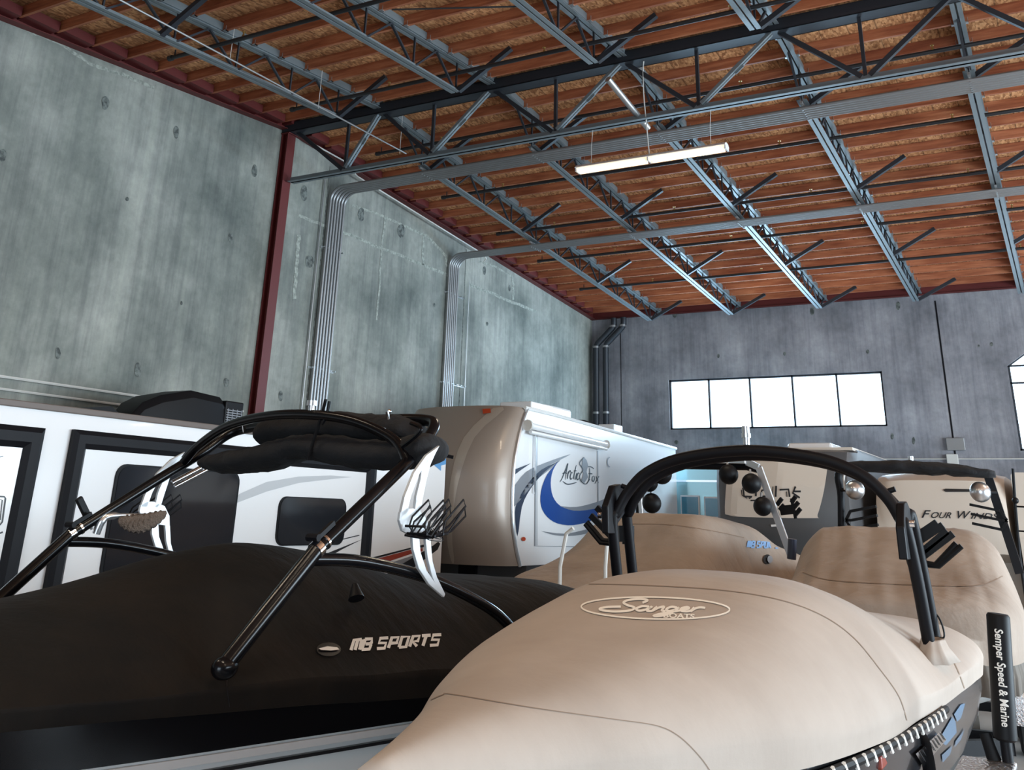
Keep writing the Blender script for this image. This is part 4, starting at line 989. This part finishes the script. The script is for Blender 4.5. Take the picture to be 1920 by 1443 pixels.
for k in range(24):
    t = k/23; c = d4(1562+304*t, 875+14*t-6*math.sin(PI*t), 2.7); e = max(.3, math.sin(PI*(.03+.94*t))**.3)
    rings.append([c+V(0, .2*e*math.cos(a_)*(1+.3*noise.noise(V(k*.5, a_, 0))), .075*e*math.sin(a_)*(1+.4*noise.noise(V(k*.6, a_, 3)))) for a_ in [2*PI*j/14 for j in range(14)]])
mb.loft(rings).build('folded_top', M['black_fabric'], tower4, 2)
for px, py in ((1603, 918), (1838, 922)):
    c = d4(px, py, 2.6); r_ = 17*c.length/FOC*.93
    sp_ = MB().ball(c, r_, 20, 12).build('globe_speaker', M['silver'], tower4, 2)
    MB().tube([c+V(-r_*.9 if px < 1700 else r_*.9, 0, 0), c+V(-r_*1.5 if px < 1700 else r_*1.4, .05, .0)], .02, 8).build('bracket', M['black_satin'], sp_, True)
MB().tube(smooth([d4(1584, 918, 2.6), d4(1583, 890, 2.6), d4(1600, 876, 2.7)], 4), .012, 6).build('cable', M['cable'], tower4, True)
for px, py, s in ((1588, 975, 1), (1885, 975, -1)):
    mb = MB(); c = d4(px+8*s, py, 2.7)
    for k, zz in enumerate((.1, .0, -.1)):
        for w in (-.03, .03):
            mb.bar(c+V(0, w, zz), c+V(.30*s, w, zz+.06), .03, .028)
        mb.bar(c+V(-.06*s, 0, 0), c+V(0, 0, zz), .03, .03)
    mb.build('board_rack', M['black_plastic'], tower4)
lt = d4(1709, 872, 2.7)
MB().tube([lt, lt+V(0, 0, .04)], .022, 10).tube([lt+V(0, 0, .04), lt+V(0, 0, .10)], .032, 10).build('anchor_light', M['silver'], tower4, True)

# ================================================================== RECREATIONAL VEHICLES
def rv_box(x0, x1, y0, y1, z0, z1, name, label, cat, m, mroof=None, rad=.08):
    t = thing(name, label, cat, ((x0+x1)/2, (y0+y1)/2, -H))
    body = MB(); rings = []
    pr = []
    for cx_, cz_, a0 in ((x1-rad, z1-rad, 0), (x0+rad, z1-rad, PI/2), (x0+rad, z0+rad, PI), (x1-rad, z0+rad, 3*PI/2)):
        for k in range(5): a = a0+PI/2*k/4; pr.append((cx_+rad*math.cos(a), cz_+rad*math.sin(a)))
    body.loft([[V(x, y, z) for x, z in pr] for y in (y0, y1)])
    b = body.build('body', m, t, True)
    # wheels and chassis
    for s in (x0+.12, x1-.12):
        for yy in ((y0+(y1-y0)*.55, y0+(y1-y0)*.68) if y1-y0 > 5 else (y1-.8,)):
            MB().loft([[V(s+a, yy+r*math.cos(th), -H+.36+r*math.sin(th)) for th in [2*PI*k/24 for k in range(24)]] for a, r in ((-.11, .2), (-.11, .33), (-.09, .36), (.09, .36), (.11, .33), (.11, .2))]).build('tyre', M['rubber'], t, True)
    mb = MB(); mb.bx(x0+.3, x1-.3, y0+.3, y1-.3, z0-.25, z0+.05); mb.build('chassis', M['black_satin'], t)
    for yy in (y0+.6,): 
        for s in (x0+.5, x1-.5): MB().tube([(s, yy, -H), (s, yy, z0)], .035, 8).build('jack_leg', M['black_satin'], t, True)
    return t, b

# ---- white trailer along the left wall
XS = -9.6
rv1, body1 = rv_box(-12.05, XS, -1.5, 14.83, -1.35, .97, 'travel_trailer', 'long white travel trailer along the left wall with black framed slide-outs', 'trailer', M['rv_white'], rad=.03)
MB().bx(-12.05, XS+.02, -1.5, 14.83, .955, .985).bx(XS-.06, XS+.03, -1.5, 14.83, .925, .995).build('roof_rail', M['roof_trim'], rv1, False, .01)
def frame_yz(y0, y1, z0, z1, w, x, t, name, m, parent, bev=.02):
    mb = MB(); c = [(y0, z0), (y0, z1), (y1, z1), (y1, z0)]; d = [(y0+w, z0), (y0+w, z1-w), (y1-w, z1-w), (y1-w, z0)]
    rs = []
    for (a, b), (e, g_) in zip(c, d): rs.append([V(x, a, b), V(x+t*.6, a, b), V(x+t, a+(e-a)*.25, b+(g_-b)*.25), V(x+t, a+(e-a)*.7, b+(g_-b)*.7), V(x+t*.4, e, g_), V(x, e, g_)])
    mb.loft(rs)
    return mb.build(name, m, parent)
so1 = MB().bx(XS, XS+.05, 7.35, 12.62, -1.3, .70).build('slide_out', M['rv_white'], rv1, False, .01)
frame_yz(7.22, 12.72, -1.35, .76, .20, XS+.01, .09, 'black_frame', M['black_satin'], so1)
so2 = MB().bx(XS, XS+.05, 1.0, 6.75, -1.3, .68).build('slide_out', M['rv_white'], rv1, False, .01)
frame_yz(.9, 6.86, -1.35, .74, .22, XS+.01, .09, 'black_frame', M['black_satin'], so2)
def rwin(y0, y1, z0, z1, x, parent, name='window', r=.10, m='glass_dark'):
    pts = []
    for cy_, cz_, a0 in ((y1-r, z1-r, 0), (y0+r, z1-r, PI/2), (y0+r, z0+r, PI), (y1-r, z0+r, 3*PI/2)):
        for k in range(6): a = a0+PI/2*k/5; pts.append(V(x, cy_+r*math.cos(a), cz_+r*math.sin(a)))
    fr = MB().prism([p+V(0, 0, 0) for p in pts], (.02, 0, 0)).build(name, M['black_plastic'], parent)
    c = V(x, (y0+y1)/2, (z0+z1)/2); MB().prism([c+(p-c)*.965+V(.022, 0, 0) for p in pts], (.004, 0, 0)).build('pane', M[m], fr)
    return fr
A = PX(200, 866, XS+.05); B_ = PX(420, 1040, XS+.05)
rwin(7.86, 9.82, -.80, .44, XS+.05, so1, r=.14)
rwin(10.62, 12.08, -.46, .17, XS+.05, so1, r=.14)
MB().bx(XS+.05, XS+.056, 12.62, 12.78, -1.3, .70).build('black_strip', M['black_vinyl'], rv1)
decal_poly('swoosh', [(413, 953), (450, 925), (500, 903), (560, 893), (620, 891), (660, 894), (620, 898), (560, 905), (500, 921), (450, 940)], so1, M['pale_vinyl'], so1, .004)
decal_poly('stripe', [(600, 1042), (680, 1010), (640, 1030), (602, 1052)], so1, M['black_vinyl'], so1, .004)
decal_line('stripe', [[(636, 1012), (686, 1000)]], 2, so1, M['black_vinyl'], so1, .004, True)
decal_poly('red_stripe', [(688, 1052), (770, 1030), (792, 1027), (792, 1033), (770, 1038), (688, 1066)], body1, M['red_vinyl'], body1, .006)
decal_poly('black_stripe', [(688, 1047), (770, 1026), (806, 1018), (792, 1026), (770, 1029), (688, 1051)], body1, M['black_vinyl'], body1, .006)
decal_poly('black_stripe', [(700, 1092), (745, 1062), (812, 1022), (830, 1008), (820, 1030), (760, 1075), (715, 1104)], body1, M['black_vinyl'], body1, .006)
decal_poly('grey_stripe', [(690, 1070), (740, 1052), (786, 1037), (750, 1060), (700, 1082)], body1, M['grey_vinyl'], body1, .005)
decal_poly('blue_panel', [(800, 860), (836, 850), (835, 890)], body1, M['sky_blue'], body1, .006)
MB().tube([PX(826, 852, XS+.05), PX(850, 857, XS+.25)], .03, 8).build('awning_arm', M['black_satin'], rv1, True)
decal_line('badge', [[(-6, 930), (8, 931), (10, 934), (4, 978), (0, 983), (-8, 983)]], 3, so2, M['black_vinyl'], so2, .004)
decal_line('badge', [[(-6, 936), (4, 937), (0, 974), (-8, 976)]], 2, so2, M['black_vinyl'], so2, .004)
decal_line('badge_mark', [[(-10, 1003), (5, 997)]], 3, so2, M['black_vinyl'], so2, .004)
decal_line('badge_mark', [[(-10, 858), (6, 855)]], 1.6, so2, M['grey_vinyl'], so2, .004)
for px in (744, 768): 
    c = PX(px, 1092, XS+.02); MB().tube([c, c+V(.02, 0, 0)], .05, 14).build('hatch_cap', M['black_plastic'], rv1, True)
# rooftop air conditioner
ac = MB(); x0a, x1a = -11.25, -10.55
prof = [(8.90, .99, .22), (8.92, 1.12, .24), (9.05, 1.28, .28), (9.3, 1.40, .33), (9.8, 1.52, .35), (10.35, 1.49, .35), (10.42, 1.45, .34)]
rings = []
for y, z, hw in prof:
    cx_ = (x0a+x1a)/2
    rings.append([V(cx_-hw, y, 1.0), V(cx_-hw*.96, y, z-.1), V(cx_-hw*.75, y, z), V(cx_+hw*.75, y, z), V(cx_+hw*.96, y, z-.1), V(cx_+hw, y, 1.0)])
acb = ac.loft(rings).build('air_conditioner', M['black_plastic'], rv1, True, .01)
mb = MB(); mb.bx(-11.22, -10.56, 10.42, 10.78, 1.0, 1.45); gr = mb.build('grille_box', M['black_plastic'], acb, False, .02)
mb = MB()
for k in range(9): z = 1.04+k*.034; mb.bx(-10.565, -10.548, 10.44, 10.74, z, z+.014)
for k in range(4): mb.bx(-10.56, -10.545, 10.46+k*.09, 10.472+k*.09, 1.03, 1.34)
mb.build('louvre', M['grey_vinyl'], acb)
mb = MB(); mb.prism([V(-10.6, 7.5, 1.0), V(-10.6, 8.5, 1.17), V(-10.6, 8.75, 1.02)], (-.5, 0, 0)); mb.build('roof_vent', M['black_plastic'], rv1)

# ---- fifth wheel with champagne nose
KA = 1.035; XA = -8.4*KA; XA0 = XA-2.45; YA = 15.45*KA
af = thing('fifth_wheel', 'fifth wheel trailer with a champagne nose cap and white side with blue swoosh', 'trailer', ((XA+XA0)/2, 19, -H))
def zroof_af(y): return 1.80-.022*(y-15.45)
mb = MB(); sec = []
# side seam curve of the nose: forward bulge at mid height
seam = [(z_*KA, y_*KA) for z_, y_ in ((-.78, 15.38), (-.5, 15.22), (0, 15.06), (.4, 15.05), (.85, 15.08), (1.2, 15.18), (1.55, 15.34), (1.80, 15.52))]
def ys_(z): return pchip([a[0] for a in seam], [a[1] for a in seam], z)
ZA0, ZA1 = -.78*KA, 1.80*KA
side = [V(XA, ys_(z), z) for z in np.linspace(ZA0, ZA1, 24)]
side += [V(XA, 17.2, ZA1), V(XA, 24.0, ZA1-.17), V(XA, 24.0, -1.6), V(XA, 18.2, -1.6), V(XA, 18.2, ZA0)]
afb = MB().prism(side, (XA0-XA, 0, 0)).build('body', M['rv_white'], af)
# nose cap lofted across the width, bulging forward
mb = MB(); rings = []
for k in range(25):
    t = k/24; x = XA-.004+(XA0-XA)*t; bul = (1-abs(2*t-1)**2.6)**.5 if 0 < t < 1 else 0
    ring = []
    for z in np.linspace(ZA0, ZA1, 28):
        q = (z-ZA0)/(ZA1-ZA0)
        y = ys_(z)-bul*.55*(1-.5*max(0, (q-.55)/.45)**1.2)
        ring.append(V(x, y, z+.05*bul*q))
    for z in np.linspace(ZA1, ZA0, 10)[0:]: ring.append(V(x, ys_(z)+.03+bul*(.9 if z == ZA1 else .1), z+(.03*bul if z == ZA1 else 0)))
    rings.append(ring)
cap = mb.loft(rings).build('nose_cap', M['af_tan'], af, True)
mb = MB(); mb.tube([V(XA+.01, ys_(z)+.03, z) for z in np.linspace(ZA0, ZA1, 24)], .035, 8).build('corner_trim', M['silver'], af, True)
MB().tube([V(XA+.01, 16.0, ZA1+.01), V(XA+.01, 17.2, ZA1), V(XA+.01, 24.0, ZA1-.17)], .035, 8).build('roof_trim', M['white_gel'], af, True)
c = V(-9.0, 14.75, 1.55)
mk = cap
decal_poly('marker_lamp', [(905, 768), (920, 767), (921, 775), (906, 777)], cap, M['lens_amber'], cap, .02)
# cap bands
decal_poly('pale_band', [(925, 765), (870, 820), (845, 900), (838, 1000), (846, 1050), (852, 1050), (848, 1000), (858, 910), (890, 820), (945, 768)], cap, mat('pale_champagne', (.50, .43, .36), .3, .35), cap, .006, 3)
# roof units
MB().box((-9.3, 17.2, 2.0), (.7, .9, .16)).build('roof_hatch', M['rv_white'], af, False, .02)
MB().box((-9.6, 18.5, 2.0), (.75, 1.2, .32)).build('air_conditioner', M['rv_white'], af, False, .05)
MB().box((-9.2, 21.1, 1.92), (.4, .5, .2)).build('roof_vent', M['rv_white'], af, False, .02)
MB().ball((-9.5, 20.1, 1.76), .42, 18, 10, (1, 1, .7)).build('antenna_dome', M['black_plastic'], af, True)
MB().ball((-10.1, 17.0, 1.84), .5, 18, 8, (1, 1.0, .35)).build('roof_dome', M['black_plastic'], af, True)
# underside, dark generator bay and pin box
MB().bx(XA0+.1, XA-.05, 16.3, 18.2, -1.03, ZA0).build('underside', M['rv_grey'], af)
MB().bx(XA0+.5, XA-.3, 17.9, 18.15, -2.0, -.9).build('front_wall', M['black_plastic'], af)
MB().bx(-10.1, -9.75, 16.2, 17.4, -1.28, -.8).build('pin_box', M['black_satin'], af)
mb = MB()
for i in range(12):
    for j in range(7): q = PY(962+i*3.2, 1074+j*5.5, 17.88); mb.box((q.x, 17.88, q.z), (.018, .01, .022))
mb.build('perforated_step', M['silver'], af)
for s in (XA0+.4, XA-.4): MB().tube([(s, 17.2, -H), (s, 17.2, -.8)], .05, 8).build('landing_leg', M['black_satin'], af, True)
for yy in (20.3, 21.2):
    for s in (XA0+.15, XA-.15): MB().loft([[V(s+a, yy+r*math.cos(th), -H+.38+r*math.sin(th)) for th in [2*PI*k/24 for k in range(24)]] for a, r in ((-.11, .2), (-.11, .35), (-.09, .38), (.09, .38), (.11, .35), (.11, .2))]).build('tyre', M['rubber'], af, True)
# side graphics
D = lambda n, p, m, lift=.006, c=0: decal_poly(n, p, afb, M[m], afb, lift, c)
D('grey_swoosh', [(964, 945), (975, 915), (1000, 893), (1050, 862), (1030, 880), (1005, 900), (985, 925), (965, 948)], 'grey_vinyl', .006, 3)
D('black_flick', [(964, 880), (995, 868), (976, 881), (964, 890)], 'navy')
D('navy_swoosh', [(1045, 866), (1020, 885), (995, 915), (978, 950), (970, 1005), (965, 960), (972, 935), (990, 905), (1015, 880)], 'navy', .006, 3)
D('grey_band', [(963, 912), (985, 885), (1020, 868), (1070, 851), (1030, 872), (1000, 892), (978, 918), (964, 945)], 'grey_vinyl', .005, 3)
D('blue_crescent', [(1047, 863), (1025, 890), (1014, 920), (1014, 948), (1025, 968), (1045, 981), (1075, 984), (1110, 975), (1140, 955), (1165, 930), (1140, 943), (1110, 953), (1075, 956), (1050, 948), (1036, 930), (1032, 905), (1036, 882)], 'blue', .008, 3)
D('grey_crescent', [(1048, 948), (1080, 950), (1120, 940), (1165, 922), (1140, 944), (1110, 954), (1075, 957)], 'grey_vinyl', .010, 3)
D('grey_leaf', [(1014, 995), (1060, 1000), (1110, 990), (1105, 998), (1075, 1004), (1040, 1003)], 'grey_vinyl', .006, 3)
D('side_door', [(1002, 807), (1008, 807), (1008, 1022), (1002, 1022)], 'pale_vinyl', .003)
decal_line('door_outline', [[(1004, 805), (1002, 1023), (1100, 1025)], [(1120, 845), (1121, 960)]], 1.6, afb, M['grey_vinyl'], afb, .009)
ARC = [[(0, -.1), (.05, .1), (.13, .7), (.16, 1.0), (.16, .5), (.18, .05)], [(.04, .38), (.1, .45), (.2, .42)], [(.23, .55), (.24, .1)], [(.23, .35), (.28, .6), (.32, .5)], [(.40, .45), (.35, .5), (.33, .25), (.37, .1), (.42, .2)], [(.47, .95), (.46, .3), (.49, .1)], [(.42, .6), (.52, .62)], [(.54, .5), (.54, .1)], [(.64, .45), (.59, .5), (.57, .25), (.61, .1), (.66, .2)], [(.1, -.05), (.3, -.2), (.6, -.05)]]
script_word(ARC, (1050, 900), (52, 4), (6, -32), 2.2, afb, M['black_vinyl'], afb, taper=True)
FOX = [[(.1, .9), (.16, .5), (.12, 0), (0, -.15)], [(-.1, .95), (.2, 1.0), (.5, .9)], [(.05, .5), (.4, .52)], [(.55, .4), (.42, .3), (.42, .05), (.55, .02), (.62, .25), (.55, .4)], [(.72, .42), (.85, .2), (1.0, -.05)], [(1.0, .45), (.85, .2), (.68, -.15)]]
script_word(FOX, (1101, 900), (21, 4), (2, -26), 2.2, afb, M['black_vinyl'], afb, taper=True)
D('fox_emblem', [(1091, 862), (1094, 856), (1099, 862), (1102, 872), (1099, 884), (1102, 894), (1095, 905), (1089, 900), (1093, 888), (1090, 876)], 'grey_vinyl', .010)
decal_line('fox_outline', [sm2([(1094, 857), (1086, 868), (1092, 880), (1086, 892), (1089, 902), (1098, 907), (1105, 898)])], 1.6, afb, M['black_vinyl'], afb, .011)
for px, py in ((980, 1010),): decal_poly('marker_lamp', [(px+4*math.cos(a), py+4*math.sin(a)) for a in [2*PI*k/10 for k in range(10)]], afb, M['lens_amber'], afb, .02)
decal_line('round_emblem', [[(1143+5*math.cos(a), 866+9*math.sin(a)) for a in [PI*.5+PI*k/8 for k in range(9)]]], 2, afb, M['grey_vinyl'], afb, .009)
# awning tube on the side
a0 = PX(990, 797, XA+.12); a1 = PX(1137, 833, XA+.12)
MB().tube([a0, a1], .06, 12).tube([a0+V(.0, .1, -.11), a1+V(0, 0, -.09)], .035, 10).build('awning_roll', M['rv_white'], af, True)
MB().tube([a0-V(0, .03, 0), a0+V(0, .03, 0)], .10, 12).tube([a1-V(0, .02, 0), a1+V(0, .02, 0)], .09, 12).build('awning_end', M['cable'], af, True)
MB().bar(PX(1005, 812, XA+.06), PX(1003, 925, XA+.06), .03, .03).build('awning_arm', M['silver'], af)

# ---- blue tinted coach glimpsed through the silver tower
rvc, bc = rv_box(-9.0, -6.55, 24.4, 27.1, -1.4, 1.22, 'motor_coach', 'pale aqua motor coach with tall windows, seen through the silver tower', 'motor coach', mat('aqua_pearl', (.42, .68, .72), .15, .4, coat=.5), rad=.12)
for x0, x1, z0, z1 in [(PY(a, 930, 24.4).x, PY(b, 930, 24.4).x, PY(1290, d, 24.4).z, PY(1290, c, 24.4).z) for a, b, c, d in ((1240, 1262, 908, 965), (1276, 1312, 928, 970), (1320, 1350, 930, 970))]:
    f_ = MB().bx(x0, x1, 24.37, 24.4, z0, z1).build('window', M['rv_white'], rvc, False, .02); MB().bx(x0+.04, x1-.04, 24.36, 24.375, z0+.04, z1-.04).build('pane', M['glass_blue'], f_)
MB().bx(-8.95, -6.6, 24.36, 24.4, .92, .97).build('belt_rail', M['chrome'], rvc)

# ---- grey nosed trailer
YGT = 17.5
def gx(px, py): return PY(px, py, YGT)
rvg = thing('travel_trailer', 'travel trailer with dark grey nose and beige panel, behind the silver tower', 'trailer', (-4.5, 20, -H))
xg0 = gx(1332, 900).x; xg1 = gx(1600, 900).x
mb = MB(); rings = []
for x, dy in [(xg0, .35), (xg0+.12, .1), (xg0+.4, 0), ((xg0+xg1)/2, -.06), (xg1-.4, 0), (xg1-.12, .1), (xg1, .35)]:
    rings.append([V(x, YGT+dy+.5, 1.24), V(x, YGT+dy+.22, 1.18), V(x, YGT+dy+.08, 1.0), V(x, YGT+dy, .6), V(x, YGT+dy, .0), V(x, YGT+dy+.02, -.2), V(x, YGT+dy+.25, -.45), V(x, YGT+dy+.3, -1.5), V(x, YGT+6, -1.5), V(x, YGT+6, 1.24)])
bg = mb.loft(rings).build('body', M['rv_grey'], rvg, True)
decal_poly('beige_panel', sm2([(1367, 868), (1395, 858), (1470, 856), (1545, 862), (1552, 868), (1545, 920), (1533, 965), (1525, 971), (1400, 969), (1366, 965), (1360, 958), (1362, 915), (1367, 868)], 4)[:-1], bg, M['rv_tan'], bg, .012)
decal_line('lettering', [[(1394, 914), (1396, 930), (1411, 931), (1405, 934)], [(1418, 918), (1418, 930)], [(1441, 917), (1429, 919), (1429, 930), (1441, 930)], [(1456, 911), (1455, 931)], [(1462, 918), (1479, 917), (1481, 931)], [(1492, 912), (1487, 924), (1500, 933)], [(1488, 921), (1502, 921)]], 3.4, bg, M['black_vinyl'], bg, .022)
decal_line('lettering', [[(1450, 912), (1449, 930)], [(1475, 921), (1476, 931)], [(1391, 918), (1392, 928), (1402, 934)]], 1.6, bg, M['black_vinyl'], bg, .022)
bpy.context.view_layer.update()
decal_line('underline', [[(1408, 938), (1432, 937)]], 2.5, bg, M['black_vinyl'], bg, .02)
decal_poly('handle', [(1446, 983), (1461, 982), (1462, 986), (1447, 987)], bg, M['rv_white'], bg, .02)
MB().box((gx(1497, 840).x, YGT+1.3, 1.30), (.8, .9, .16)).build('air_conditioner', M['rv_white'], rvg, False, .05)
MB().bx(xg0+.05, xg1-.05, YGT+.45, YGT+6, 1.22, 1.27).build('roof', M['rv_tan'], rvg)
MB().bx(xg0+.3, xg1-.3, YGT+.6, YGT+5.8, -1.75, -1.45).build('chassis', M['black_satin'], rvg)
for s in (xg0+.15, xg1-.15): 
    for yy in (YGT+3, YGT+3.9): MB().tube([(s-.1, yy, -H+.36), (s+.1, yy, -H+.36)], .36, 24).build('tyre', M['rubber'], rvg, True)
MB().tube([((xg0+xg1)/2-.6, YGT+.05, -H+.5), ((xg0+xg1)/2, YGT+.05, -H+.5)], .15, 14).build('gas_bottle', M['rv_white'], rvg, True)
MB().bar(((xg0+xg1)/2, YGT-.45, -H+.45), ((xg0+xg1)/2, YGT+1, -H+.5), .1, .1).build('hitch', M['black_satin'], rvg)
for s in (xg0+.3, xg1-.3): MB().tube([(s, YGT+.7, -H), (s, YGT+.7, -1.5)], .035, 8).build('jack_leg', M['black_satin'], rvg, True)

# ---- pale blue camper between them
rvp, bp = rv_box(-4.6, -3.45+.3, 24.0, 27.0, -1.4, 1.12, 'camper', 'pale blue camper with one upright window, between the grey and beige noses', 'camper', mat('ice_blue_gelcoat', (.60, .72, .80), .2, coat=.4), rad=.3)
w0 = PY(1607, 930, 24.0); w1 = PY(1621, 962, 24.0)
f_ = MB().bx(w0.x, w1.x+.05, 23.96, 24.0, w1.z, w0.z+.1).build('window', M['black_plastic'], rvp, False, .03); MB().bx(w0.x+.03, w1.x+.02, 23.95, 23.965, w1.z+.03, w0.z+.07).build('pane', M['glass_blue'], f_)

# ---- beige motorhome overcab
YW = 17.9
def wx(px, py): return PY(px, py, YW)
xw0 = wx(1640, 930).x; xw1 = wx(1884, 930).x
rvw = thing('motorhome', 'beige motorhome with black lettering across its overcab, right of the centre tower', 'motorhome', ((xw0+xw1)/2, 20.5, -H))
rings = []
for k in range(15):
    t = k/14; x = xw0+(xw1-xw0)*t; e = (1-abs(2*t-1)**6)**.5 if 0 < t < 1 else 0
    ztop = .86*1-.05*(abs(2*t-1)**4)
    rings.append([V(x, YW+.9, ztop+.03), V(x, YW+.55-.2*e, ztop-.02), V(x, YW+.3-.25*e, ztop-.12), V(x, YW+.1-.1*e, .4), V(x, YW-.0, .0), V(x, YW+.05, -.35), V(x, YW+1.2, -.5), V(x, YW+1.2, -1.7), V(x, YW+6.5, -1.7), V(x, YW+6.5, ztop+.03)])
bw_ = MB().loft(rings).build('body', M['rv_tan'], rvw, True)
for tx_, x0_, w_, h_ in (('F', 1728, 15, 14), ('OUR', 1745, 38, 11), ('W', 1793, 25, 14), ('INDS', 1820, 51, 11)):
    decal_text('lettering', tx_, (x0_, 970+(x0_-1728)*.022), (w_, w_*.02), (2.5, -h_), bw_, M['black_vinyl'], bw_, shear=.2, bold=.012, lift=.012)
decal_poly('red_marker', [(1768, 918), (1773, 916), (1826, 917), (1827, 922), (1773, 922)], bw_, M['black_vinyl'], bw_, .012)
decal_poly('red_marker', [(1662, 919), (1670, 918), (1669, 923), (1662, 923)], bw_, M['red_vinyl'], bw_, .012)
for s in (xw0+.2, xw1-.2):
    for yy in (YW+1.6, YW+5): MB().tube([(s-.1, yy, -H+.38), (s+.1, yy, -H+.38)], .38, 24).build('tyre', M['rubber'], rvw, True)
MB().bx(xw0+.3, xw1-.3, YW+1.1, YW+6, -1.95, -1.65).build('chassis', M['black_satin'], rvw)
# ---- beige camper at the right edge
rvr, br_ = rv_box(xw1+.12, xw1+2.5, 18.0, 25, -1.5, .87, 'travel_trailer', 'beige travel trailer at the right edge of the photo behind the dark ladder', 'trailer', M['rv_tan'], rad=.06)
for z in (.35, -.1): MB().bx(xw1+.12, xw1+2.5, 17.985, 18.0, z, z+.02).build('belt_rail', M['rv_tan'], rvr)
ld = thing('boat_ladder', 'slim dark pole with two short rungs at the right edge, beside the black tower', 'ladder', PY(1908, 1100, 14.5))
MB().tube([PY(1899, 878, 14.5), PY(1903, 940, 14.5), PY(1912, 1045, 14.5), V(PY(1912, 1045, 14.5).x, 14.5, -H)], .018, 8).ball(PY(1904, 938, 14.5), .04, 10, 8).build('pole', M['black_satin'], ld, True)
for y in (949, 995): MB().tube([PY(1904+(y-949)*.09, y, 14.5), PY(1960, y+3, 14.5)], .012, 6).build('rung', M['black_satin'], ld, True)
